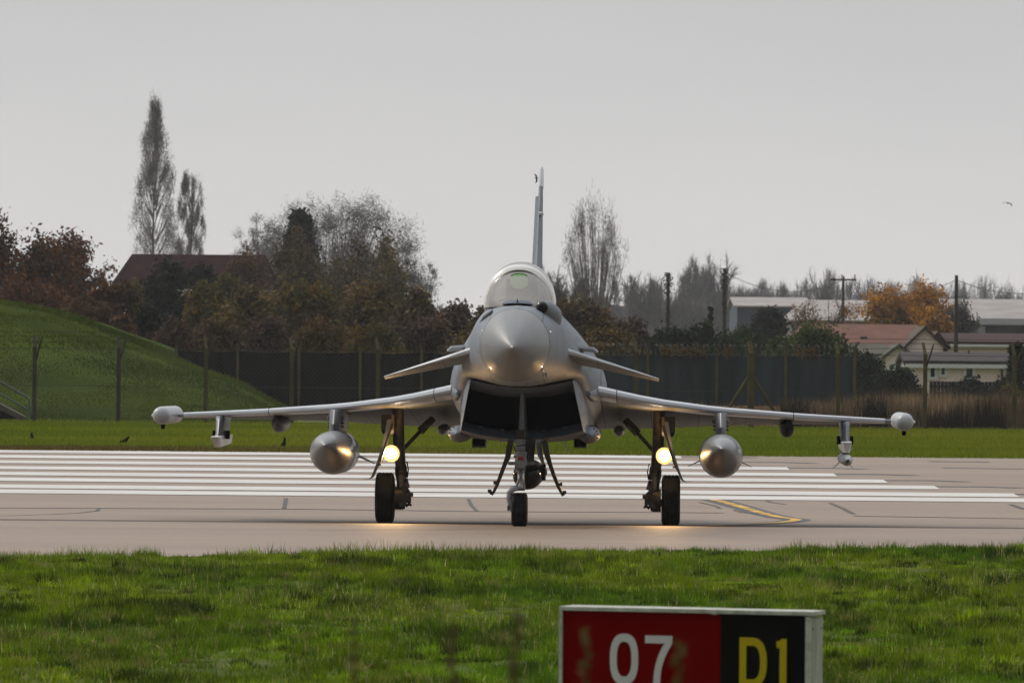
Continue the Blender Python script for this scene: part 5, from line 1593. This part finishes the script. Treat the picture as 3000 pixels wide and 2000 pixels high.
# barns
h = bld('barn', 'blue-grey barn with a pale roof behind the near-black evergreen', 620, 1692, 1856, 684, 706, BLUEWALL, PALEROOF, 22, cat='barn')
D = 600
h = bld('barn', 'wide pale-roofed barn behind the crossarm pole and orange-brown shrub', D, 1818, 2060, 690, 738, GREYWALL, PALEROOF, 26, cat='barn', rx0=AX(1862, D), rx1=AX(2040, D))
h = bld('barn', 'long low barn with a huge pale sheet roof at the right edge', 560, 2135, 2460, 688, 740, GREYWALL, PALEROOF, 26, cat='barn')
h = bld('barn', 'dark low shed in front of the huge pale barn at the right edge', 520, 2262, 2460, 736, 750, DARKWALL, DARKWALL, 8, cat='shed')
# terracotta bungalow: long range, front gable, porch gable
D = 340
h = bld('bungalow', 'cream bungalow with a long terracotta roof and gabled wing', D, 1832, 2150, 751, 800, CREAM, TERRA, 9, rx0=AX(1850, D), rx1=AX(2118, D))
gw = building('gable_wing', None, AX(2082, 336), AX(2166, 336), 336, 345, float(zg(336)), AZ(797, 336, 2122), AZ(756, 336, 2122), CREAM, mat('brown_bargeboard_tiles', (0.085, 0.06, 0.05), .8), ridge='y', over=.25)
def into(child, parent):
    # makes a wing a part of the house it belongs to
    child.parent = parent; child.location = child.location - parent.location
    for kk in ('label', 'category'):
        if kk in child: del child[kk]
gw_loc = gw.location.copy()
window(gw, AX(2128, 336), AX(2154, 336), AZ(845, 336, 2122), AZ(812, 336, 2122), 336, bars=2)
into(gw, h)
pw = building('porch', None, AX(2034, 332), AX(2096, 332), 332, 338, float(zg(332)), AZ(820, 332, 2068), AZ(797, 332, 2068), CREAM, OLIVER, ridge='y', over=.25)
window(pw, AX(2040, 332), AX(2086, 332), AZ(852, 332, 2068), AZ(832, 332, 2068), 332, bars=3)
into(pw, h)
pw = building('lean_to', None, AX(1962, 334), AX(2032, 334), 334, 339, float(zg(334)), AZ(818, 334, 2000), AZ(797, 334, 2000), CREAM, OLIVER, ridge='x', over=.25)
into(pw, h)
m = MB(); p = A(1995, 775, 337) ; m.box((p.x - h.location.x, 1.5, AZ(785, 340) - h.location.z), (.35, .35, .9)); m.build('flue', DARKWALL, h)
h = bld('bungalow', 'cream bungalow with a maroon roof and white gutter right of the gabled one', 360, 2166, 2440, 772, 791, CREAM, MAROON, 8, fascia=WHITEF)
building_small = bld('shed', 'small timber shed with an orange-brown gable beside the tall pole', 350, 2138, 2168, 768, 786, BROWNW, BROWNW, 4, ridge='y', cat='shed')
window(h, AX(2245, 360), AX(2275, 360), AZ(825, 360, 2260), AZ(810, 360, 2260), 360, bars=3)
D = 250
h = bld('mobile_home', 'long cream mobile home with white-framed windows behind the chain-link fence', D, 2086, 2318, 819, 838, CREAM, GREYR2, 5, cat='mobile home', over=.2)
for a_, b_, r0_, r1_ in ((2131, 2153, 838, 872), (2156, 2176, 838, 866), (2213, 2240, 838, 874)):
    window(h, AX(a_, D), AX(b_, D), AZ(r1_, D, 2160), AZ(r0_, D, 2160), D)
m = MB(); m.tube([(AX(2225, 252) - h.location.x, 2, AZ(825, 252) - h.location.z), (AX(2225, 252) - h.location.x, 2, AZ(795, 252) - h.location.z)], .03, 6); m.tube([(AX(2205, 252) - h.location.x, 2.2, AZ(825, 252) - h.location.z), (AX(2202, 252) - h.location.x, 2, AZ(803, 252) - h.location.z)], .03, 6); m.build('roof_pipe', DARKWALL, h)
# dark board fence in front of the mobile home
D = 238
def board_fence(label, px0, px1, D, row, m_, zb=0):
    root = empty('board_fence', (AX((px0 + px1) / 2, D), D, float(zg(D)))); tag(root, label, 'fence')
    x0, x1 = AX(px0, D) - root.location.x, AX(px1, D) - root.location.x
    hz = AZ(row, D, (px0 + px1) / 2) - root.location.z
    m = MB(); g_ = random.Random(int(px0))
    x = x0
    while x < x1:
        w_ = .14; m.box((x + w_ / 2, g_.uniform(-.008, .008), (hz + g_.uniform(-.02, .02)) / 2), (w_ - .01, .025, hz)); x += w_
    m.build('board', m_, root)
    m = MB()
    m.box(((x0 + x1) / 2, .05, hz * .85), (x1 - x0, .05, .08)); m.box(((x0 + x1) / 2, .05, hz * .25), (x1 - x0, .05, .08)); m.build('rail', m_, root)
    return root
BLACKW = mat('dark_boards', (0.018, 0.017, 0.018), .8, var=.3, vscale=5)
board_fence('black board fence along the foot of the mobile home', 2135, 2300, 238, 876, BLACKW)

# ------------------------------------------------------------------ fences on the far side of the runway
POSTC = mat('mossy_concrete', (0.060, 0.052, 0.035), 0.9, var=.5, vscale=2.2, col2=(0.115, 0.10, 0.038))
POSTD = mat('dark_concrete', (0.062, 0.054, 0.046), 0.9, var=.3, vscale=2)
WIRE = mat('wire', (0.05, 0.055, 0.05), 0.5, metal=.5)
SCRB = mat('black_screen', (0.011, 0.0115, 0.0125), 0.8, var=.2, vscale=.6, spec=.03)
SCRT = mat('teal_screen', (0.036, 0.049, 0.056), 0.8, spec=.03, var=.35, vscale=.5, stretch=(2.2, 1, .3))
DF = 173.0
fz = float(zg(DF))
fen = empty('chain_link_fence', (0, DF, fz)); tag(fen, 'chain-link fence on cranked concrete posts running across beyond the runway', 'fence')
ftop = AZ(796, DF) - fz
posts = [80 - 198 * 2, 80 - 198, 80, 273, 473, 670, 868, 1066, 1264, 1462, 1725, 1925, 2125, 2330, 2528]
for i, px in enumerate(posts):
    x = AX(px, DF); m = MB()
    left = px < 900
    h_ = ftop - .12
    w_ = .055 if px != 1725 else .09
    m.loft([[Vector((x + a * w_, b * w_, z)) for a, b in ((-1, -1), (1, -1), (1, 1), (-1, 1))] for z in (-.1, h_)], smooth=False)
    m.loft([[Vector((x + a * w_ * .8, b * w_ * .8, h_ - .0)) for a, b in ((-1, -1), (1, -1), (1, 1), (-1, 1))], [Vector((x - .05 + a * w_ * .7, .25 + b * w_ * .7, h_ + .33)) for a, b in ((-1, -1), (1, -1), (1, 1), (-1, 1))]], smooth=False)
    p_ = m.build('fence_post', POSTD if px < 300 else POSTC, fen)
    m = MB(); m.tube([(x + .03, -.02, h_ - .35), (x + .17, -.14, h_ + .12), (x + .21, -.18, h_ + .28)], [.03, .025, .02], 6); m.build('barbed_wire_arm', POSTD, p_)
    if px in (1725,):
        for s_ in (-1, 1):
            m = MB(); m.tube([(x + s_ * .05, 0, h_ * .70), (x + s_ * .95, -.05, .0)], [.05, .055], 8); m.build('post_brace', POSTC, p_)
x0, x1 = AX(posts[0], DF), AX(posts[-1], DF)
P0 = []; P1 = []
pit = .13
h_ = ftop - .15
for k in range(int((x1 - x0 + h_) / pit)):
    a = x0 + k * pit
    P0.append((a, .09, 0)); P1.append((a - h_, .09, h_))
    P0.append((a - h_, .10, 0)); P1.append((a, .10, h_))
P0 = np.array(P0); P1 = np.array(P1)
npmesh('wire_mesh', tubes_np(P0, P1, np.full(len(P0), .0016), np.full(len(P0), .0016), 3).reshape(-1, 3), 4, WIRE, fen)
m = MB()
for z, y_ in ((h_, .08), (h_ * .5, .08), (.05, .08), (h_ + .18, .08), (h_ + .33, .2), (h_ + .45, .28)): m.box(((x0 + x1) / 2, y_, z), (x1 - x0, .012, .012))
m.build('line_wire', WIRE, fen)
# screen fences
def screen(label, px0, px1, D, rowt, rowb, m_, pitch, seed, postm):
    zb = AZ(rowb, D, (px0 + px1) / 2); zt = AZ(rowt, D, (px0 + px1) / 2)
    root = empty('screen_fence', (AX((px0 + px1) / 2, D), D, float(zg(D)))); tag(root, label, 'fence')
    o = root.location
    x0, x1 = AX(px0, D) - o.x, AX(px1, D) - o.x
    n = max(1, round((x1 - x0) / 2.0)); g_ = random.Random(seed)
    for i in range(n):
        a, b = x0 + (x1 - x0) * i / n, x0 + (x1 - x0) * (i + 1) / n
        m = MB(); rings = []
        k_ = 14
        for j in range(k_ + 1):
            x = a + .015 + (b - a - .03) * j / k_; y_ = .035 * math.sin(j * 2.1 + i) + .02 * g_.uniform(-1, 1)
            rings.append([Vector((x, y_, zb - o.z)), Vector((x, y_ + .02, zb - o.z)), Vector((x, y_ + .02, zt - o.z - .05 * math.sin(math.pi * j / k_))), Vector((x, y_, zt - o.z - .05 * math.sin(math.pi * j / k_)))])
        m.loft(rings); m.build('screen_panel', m_, root)
    for i in range(n + 1):
        x = x0 + (x1 - x0) * i / n; m = MB(); m.tube([(x, -.10, -.1), (x, -.10, zt - o.z + .22)], .045, 8); m.tube([(x, -.10, zt - o.z + .18), (x + .1, -.2, zt - o.z + .42)], .03, 6); m.build('fence_post', postm, root)
    return root, x0, x1, zt - o.z
screen('black screened fence on posts behind the grass bank, left of the jet', 405, 1250, 196, 808, 945, SCRB, 2, 3, POSTC)
root, sx0, sx1, szt = screen('dark teal screened fence on posts right of the jet', 1330, 1962, 186, 815, 931, SCRT, 2, 5, POSTC)
# coils of razor wire with dead leaves caught in them
m = MB(); g_ = random.Random(12)
pts = []
n = 900
for i in range(n):
    t = i / n; x = sx0 + (sx1 - sx0) * t; a = i * .52
    pts.append((x + .05 * math.sin(a * .7), .18 * math.cos(a), szt + .16 + .16 * math.sin(a)))
m.tube(pts, .004, 3); m.build('razor_wire_coil', mat('galvanised', (0.14, 0.15, 0.15), .4, metal=.6), root)
gg = np.random.RandomState(3); n = 2600
xx = gg.uniform(sx0, sx1, n); q = lowf(xx, xx * 0, 2.4, 8) > .1; xx = xx[q]; n = len(xx)
P = np.stack([xx, gg.normal(0, .1, n), szt + .10 + gg.normal(0, .10, n)], 1)
tag(npmesh('caught_leaves', leafquads(gg, P, 1, 0, .055).reshape(-1, 3), 4, LEAF, root, cols=mixcol(gg, n, [(0.13, 0.075, 0.025), (0.10, 0.05, 0.02), (0.12, 0.10, 0.04)], 9)), kind='stuff')

# ------------------------------------------------------------------ poles and wires
WOODP = mat('pole_wood', (0.060, 0.050, 0.042), .9, var=.2, vscale=2)
poles = []
for label, px, top, D, arm, ivy in (('ivy-clad telegraph pole left of the small conifer', 1535, 626, 380, 0, 1), ('taller ivy-clad telegraph pole right of the small conifer', 1665, 616, 380, 0, 1),
                                    ('telegraph pole with a crossarm and insulators above the orange-brown shrub', 1937, 634, 440, 1, 0), ('tall bare pole rising in front of the maroon-roofed bungalow', 2197, 632, 335, 0, 0)):
    p = A(px, top, D); z0 = float(zg(D)); root = empty('telegraph_pole', (p.x, D, z0)); tag(root, label, 'pole')
    H = p.z - z0
    m = MB(); m.tube([(0, 0, -.2), (0, 0, H)], [.13, .09], 10); m.build('pole', WOODP, root)
    if arm:
        m = MB(); m.box((0, -.12, H - .25), (1.8, .1, .12)); ar = m.build('crossarm', WOODP, root)
        for x in (-.8, -.1, .8): m = MB(); m.lathe([(0, .04), (.08, .09), (.16, .06), (.30, .09), (.34, .02)], (x, -.12, H - .2), axis='z', n=10); m.build('insulator', CREAM, ar)
    else:
        m = MB(); m.box((0, -.14, H - .35), (.12, .1, .6)); m.build('pole_head', DARKWALL, root)
    if ivy:
        g_ = np.random.RandomState(int(px)); n = 2600
        z = g_.uniform(.1, 1, n) * H; w_ = .05 + .07 * np.abs(np.sin(z * 1.3 + px)) + np.where(z > H - 1.3, .12, 0)
        P = np.stack([g_.normal(0, 1, n) * w_ * .6, g_.normal(0, 1, n) * w_ * .6, z], 1)
        npmesh('ivy', leafquads(g_, P, 1, 0, .065).reshape(-1, 3), 4, LEAF, root, cols=mixcol(g_, n, [(0.045, 0.045, 0.03), (0.06, 0.055, 0.03)], 4))
    poles.append((p.x, D, p.z - .25))
def wire(label, a, b, sag):
    root = MB(); pts = []
    for i in range(25):
        t = i / 24; q = Vector(a).lerp(Vector(b), t); q.z -= sag * 4 * t * (1 - t); pts.append(q)
    root.tube(pts, .018, 4); o = root.build('overhead_wire', DARKWALL); tag(o, label, 'wire'); return o
wire('overhead wire from the taller ivy-clad pole to the crossarm pole', poles[1], poles[2], 1.0)
wire('overhead wire from the crossarm pole to the tall bare pole', poles[2], poles[3], .9)
wire('overhead wire leaving the tall bare pole to the right', poles[3], A(2420, 668, 350), .4)

# ------------------------------------------------------------------ steps and handrail in the bank at the left edge
D = 177.0
rt = empty('stair_railing', (AX(20, D), D, float(zg(D)))); tag(rt, 'teal handrail beside concrete steps set into the grass bank at the left edge', 'handrail')
def RL(px, py): v = A(px, py, D - .6); return Vector((v.x - rt.location.x, v.y - rt.location.y, v.z - rt.location.z))
TEAL = mat('teal_paint', (0.055, 0.095, 0.085), .5)
m = MB(); m.tube([RL(-60, 850), RL(0, 876), RL(64, 913), RL(68, 922), RL(68, 962)], .028, 8); m.build('top_rail', TEAL, rt)
m = MB(); m.tube([RL(-60, 886), RL(2, 905), RL(60, 938), RL(68, 940)], .026, 8); m.build('lower_rail', TEAL, rt)
STONE = mat('step_concrete', (0.10, 0.085, 0.07), .9, var=.3, vscale=2)
a, b = RL(-60, 905), RL(66, 966)
m = MB(); m.loft([[a + Vector((0, 0, .10)), a + Vector((0, .8, .10)), a + Vector((0, .8, -.06)), a + Vector((0, 0, -.06))], [b + Vector((0, 0, .06)), b + Vector((0, .8, .06)), b + Vector((0, .8, -.10)), b + Vector((0, 0, -.10))]], smooth=False); m.build('stair_string', STONE, rt)
m = MB(); a2 = RL(-60, 972); b2 = RL(50, 966)
m.loft([[a + Vector((0, .05, -.1)), a + Vector((0, .7, -.1)), a2 + Vector((0, .7, 0)), a2 + Vector((0, .05, 0))], [b2 + Vector((0, .05, .02)), b2 + Vector((0, .7, .02)), b2 + Vector((0, .7, 0)), b2 + Vector((0, .05, 0))]], smooth=False); m.build('dark_recess', BLACK, rt)

# ------------------------------------------------------------------ birds
FEATH = mat('black_feathers', (0.006, 0.006, 0.007), .95, spec=0)
def ground_bird(label, px, py, s, face, up):
    x, y = ground_at(px, py); z = float(zg(y))
    root = empty('crow', (x, y, z), face); tag(root, label, 'bird', 'birds on the far grass')
    v = [(0, 0, .10), (.05, 0, .13 + .03 * up), (.085, 0, .165 + .07 * up), (.10, 0, .19 + .10 * up), (.14, 0, .185 + .10 * up), (-.06, 0, .085), (-.13, 0, .06 - .02 * up), (-.17, 0, .045 - .02 * up), (.01, .025, .05), (.01, .028, .0), (.01, -.025, .05), (.01, -.028, 0)]
    e = [(0, 1), (1, 2), (2, 3), (3, 4), (0, 5), (5, 6), (6, 7), (0, 8), (8, 9), (0, 10), (10, 11)]
    r_ = [.048, .045, .030, .028, .006, .038, .020, .012, .009, .006, .009, .006]
    skinned('body', [tuple(c * s for c in p) for p in v], e, [q * s for q in r_], FEATH, root, 2)
    for q in (-1, 1):
        m = MB(); rings = []
        for t, hh_, w_ in ((.06, .02, .012), (0, .04, .016), (-.08, .035, .014), (-.17, .012, .006)):
            rings.append([Vector((t, q * (.040 + w_ * .5 * math.cos(a)) , .105 + t * .25 + hh_ * math.sin(a))) * s for a in np.linspace(0, 6.28, 10, endpoint=False)])
        m.loft(rings); m.build('wing', FEATH, root)
    return root
ground_bird('small black bird on the grass below the left end of the bank', 94, 1290, .8, R(100), .3)
ground_bird('black bird leaning forward on the grass left of the wingtip pod', 365, 1303, .85, R(20), .2)
ground_bird('upright black bird on the grass between the launch rail and the left drop tank', 831, 1313, .85, R(75), .8)
def flying(label, px, py, D, s, tilt, yaw):
    p = A(px, py, D); root = empty('crow', tuple(p), yaw); root.rotation_euler = (0, tilt, yaw); tag(root, label, 'bird')
    skinned('body', [tuple(c * s for c in q) for q in ((0, 0, 0), (0, -.12, .02), (0, -.2, .03), (0, -.26, .02), (0, .14, -.01), (0, .25, -.01))], [(0, 1), (1, 2), (2, 3), (0, 4), (4, 5)], [q * s for q in (.055, .05, .04, .01, .035, .03)], FEATH, root, 2)
    for q in (-1, 1):
        m = MB(); P_ = [(0.03, -.08, .10, .02), (.22, -.10, .13, .07), (.42, -.02, .16, .0), (.55, .08, .16, -.16)]
        rings = []
        for x, y0, y1, z in P_: rings.append([Vector((q * x, y0, z)) * s, Vector((q * x, (y0 + y1) / 2, z + .012)) * s, Vector((q * x, y1, z)) * s, Vector((q * x, (y0 + y1) / 2, z - .006)) * s])
        m.loft(rings); m.build('wing', FEATH, root)
flying('black bird flying in the grey sky at the right edge', 2316, 467, 300, .5, R(12), R(35))
flying('small dark bird flying just left of the tip of the tail fin', 1232, 409, 260, .38, R(70), R(60))

# ------------------------------------------------------------------ taxiway sign
DS = 36.0
sc_c = A(1463, 1560, DS)
c0 = A(1294, 1399, DS + .25); c1 = A(1852, 1413, DS - .20)     # top corners of the face
fw = math.hypot(c1.x - c0.x, c1.y - c0.y)
ang = math.atan2(c1.y - c0.y, c1.x - c0.x)
zs = float(zg(DS)) + near_bump(c0.x, DS)
sign = empty('taxiway_sign', ((c0.x + c1.x) / 2, (c0.y + c1.y) / 2, float(zs)), ang)
tag(sign, 'white-framed taxiway sign reading 07 on red and D1 on black, in the near grass', 'sign')
zt = (c0.z + c1.z) / 2 - float(zs)
FRAME = mat('weathered_white_frame', (0.60, 0.61, 0.56), .6, var=.3, vscale=18, col2=(0.30, 0.31, 0.25), detail=10)
FRAMES = mat('lichened_panel', (0.17, 0.18, 0.13), .8, var=.3, vscale=9, col2=(0.56, 0.56, 0.50), stretch=(1, 1, .12), detail=12)
RED = mat('sign_red', (0.155, 0.0008, 0.0006), .8, spec=.02, var=.12, vscale=3)
BLK = mat('sign_black', (0.0015, 0.0015, 0.0015), .55, spec=.1)
SWH = mat('sign_white', (0.60, 0.60, 0.60), .6, spec=.2, var=.06, vscale=8)
SYE = mat('sign_yellow', (0.46, 0.37, 0.002), .6, spec=.2, var=.06, vscale=8)
hf = .02; dpt = .25; zb = .10
redw = fw * (1415 - 138) / (2105 - 138)
m = MB(); m.box((-fw / 2 + redw / 2, .01, (zt + zb) / 2), (redw, .02, zt - zb)); m.build('red_panel', RED, sign)
m = MB(); m.box((fw / 2 - (fw - redw) / 2, .01, (zt + zb) / 2), (fw - redw - .001, .02, zt - zb)); m.build('black_panel', BLK, sign)
m = MB(); m.box((0, .02 + dpt / 2, (zt + zb) / 2), (fw - .01, dpt - .02, zt - zb)); m.build('box_body', FRAME, sign)
m = MB()
m.box((-fw * .19, dpt / 2 - .006, zt + .011), (fw * .62 + .04, dpt + .03, .022)); fr = m.build('frame_top', FRAME, sign)
m = MB(); m.box((fw * .31 + .033, dpt / 2 - .006, zt + .010), (fw * .38 + .022, dpt + .03, .022)); m.build('frame_top', FRAME, sign)
m = MB(); m.box((fw * .13, -.027, zt + .008), (.03, .012, .026)); m.build('frame_joint', FRAME, fr)
m = MB(); m.box((-fw / 2 - .010, dpt / 2 - .006, (zt + zb) / 2 - .002), (.020, dpt + .03, zt - zb)); m.build('frame_side', FRAME, sign)
m = MB(); m.box((fw / 2 + .014, -.004, (zt + zb) / 2 - .005), (.028, .03, zt - zb - .01)); m.build('frame_side', FRAME, sign)
m = MB(); m.box((fw / 2 + .022, dpt / 2 + .015, (zt + zb) / 2 - .008), (.012, dpt - .01, zt - zb - .02)); ep = m.build('end_panel', FRAMES, sign)
for y_ in (.04, dpt - .03):
    m = MB(); m.lathe([(.0, .006), (.004, .005), (.006, .001)], (fw / 2 + .028, y_, zt - .08), axis='x', n=8); m.build('rivet', GEARD, ep)
for x in (-fw / 2 + .12, 0, fw / 2 - .12):
    m = MB(); m.tube([(x, dpt / 2, -.1), (x, dpt / 2, zb + .02)], .03, 10); m.build('leg', GEARG, sign)
# lettering, measured on the sign: u along the face 0..1, v metres below its top edge
ku = fw / (2105 - 138); 
def U(x): return (x - 138) * ku - fw / 2
def Vz(y, x): return zt - (y - (145 + (x - 138) * 50 / 1967)) * ku
def letter(name, outer, inner, m_):
    bmx = bmesh.new()
    def ring(pts, y_): return [bmx.verts.new((p[0], y_, p[1])) for p in pts]
    if inner is None:
        f_ = bmx.faces.new(ring(outer, -.004))
    else:
        o_, i_ = ring(outer, -.004), ring(inner, -.004); n = len(o_)
        for k_ in range(n): bmx.faces.new((o_[k_], o_[(k_ + 1) % n], i_[(k_ + 1) % n], i_[k_]))
    r_ = bmesh.ops.extrude_face_region(bmx, geom=bmx.faces[:])
    for v in r_['geom']:
        if isinstance(v, bmesh.types.BMVert): v.co.y += .003
    bmesh.ops.triangulate(bmx, faces=bmx.faces[:])
    bmesh.ops.recalc_face_normals(bmx, faces=bmx.faces)
    me = bpy.data.meshes.new(name); bmx.to_mesh(me); bmx.free(); me.materials.append(m_)
    o = bpy.data.objects.new(name, me); COL.objects.link(o); o.parent = sign
    return o
def sup(cx_, cy, rx, ry, e, n=48): return [(U(cx_ + rx * math.copysign(abs(math.cos(t)) ** (2 / e), math.cos(t))), Vz(cy + ry * math.copysign(abs(math.sin(t)) ** (2 / e), math.sin(t)), cx_)) for t in np.linspace(0, 2 * math.pi, n, endpoint=False)]
letter('digit_zero', sup(638, 528, 115, 198, 2.5), sup(638, 528, 60, 136, 2.5), SWH)
letter('digit_seven', [(U(x), Vz(y, 918)) for x, y in ((808, 347), (1029, 347), (1029, 404), (1000, 455), (968, 520), (946, 590), (936, 650), (932, 726), (876, 726), (881, 650), (893, 575), (915, 505), (945, 440), (968, 407), (808, 407))], None, SWH)
def dshape(x0, x1, y0, y1, r_):
    pts = [(x0, y1), (x0, y0)]
    xm = x0 + (x1 - x0) * .42
    for t in np.linspace(-math.pi / 2, math.pi / 2, 26):
        pts.append((xm + (x1 - xm) * abs(math.cos(t)) ** .8, (y0 + y1) / 2 + (y1 - y0) / 2 * math.copysign(abs(math.sin(t)) ** .8, math.sin(t))))
    return [(U(x), Vz(y, 1680)) for x, y in pts]
letter('letter_d', dshape(1572, 1792, 365, 747, 0), dshape(1627, 1738, 428, 688, 0), SYE)
letter('digit_one', [(U(x), Vz(y, 1908)) for x, y in ((1868, 398), (1890, 392), (1910, 376), (1950, 376), (1950, 752), (1895, 752), (1895, 446), (1870, 446))], None, SYE)

# ------------------------------------------------------------------ dry weeds close to the camera, far out of focus
WEED = mat('dead_weed', (0.10, 0.085, 0.03), .9, var=.3, vscale=20, trans=.2)
for label, px, ztop, D, sd_ in (('blurred dry weed stalk close to the camera, left of the nose wheel', 1040, 1415, 13.0, 1), ('blurred dry weed stalk close to the camera, left of the sign', 1185, 1395, 12.4, 2),
                           ('blurred weed in front of the left half of the red panel', 1345, 1445, 12.8, 3), ('blurred weed in front of the gap between the red and black panels', 1560, 1478, 12.2, 4),
                           ('blurred dry weed stalk close to the camera further left', 815, 1420, 13.4, 5)):
    g_ = np.random.RandomState(40 + sd_)
    z0 = float(zg(D)); p = A(px, ztop, D); H = p.z - z0
    root = empty('weed', (p.x, D, z0)); tag(root, label, 'weed', 'weeds close to the camera')
    m = MB(); m.tube([(0, 0, 0), (.02, 0, H * .5), (0, 0, H)], [.004, .003, .0015], 5); m.build('stalk', WEED, root)
    n = 34; z = H - np.linspace(0, .24, n); P = np.stack([g_.normal(0, .005, n), g_.normal(0, .005, n), z], 1)
    npmesh('seed_head', leafquads(g_, P, 1, 0, .016).reshape(-1, 3), 4, WEED, root)
    n = 8; z = g_.uniform(.3, .8, n) * H; a = g_.uniform(0, 6.28, n)
    P = np.stack([0 * z, 0 * z, z], 1); Q = P + np.stack([np.cos(a) * .08, np.sin(a) * .08, .06 + 0 * a], 1)
    npmesh('side_leaf', tubes_np(P, Q, np.full(n, .003), np.full(n, .001), 3).reshape(-1, 3), 4, WEED, root)

# ------------------------------------------------------------------ haze
HAZE_DENSITY = 0.00012
m = MB(); m.box((0, 0, 19.0), (5000, 5000, 42)); hz = m.build('haze', bpy.data.materials.new('haze_air'))
hm = hz.data.materials[0]; hm.use_nodes = True; t = hm.node_tree; t.nodes.clear()
o = t.nodes.new('ShaderNodeOutputMaterial'); pv_ = t.nodes.new('ShaderNodeVolumePrincipled')
pv_.inputs['Color'].default_value = (.93, .93, .96, 1); pv_.inputs['Density'].default_value = HAZE_DENSITY; pv_.inputs['Anisotropy'].default_value = .3
t.links.new(pv_.outputs[0], o.inputs['Volume'])
tag(hz, kind='stuff')
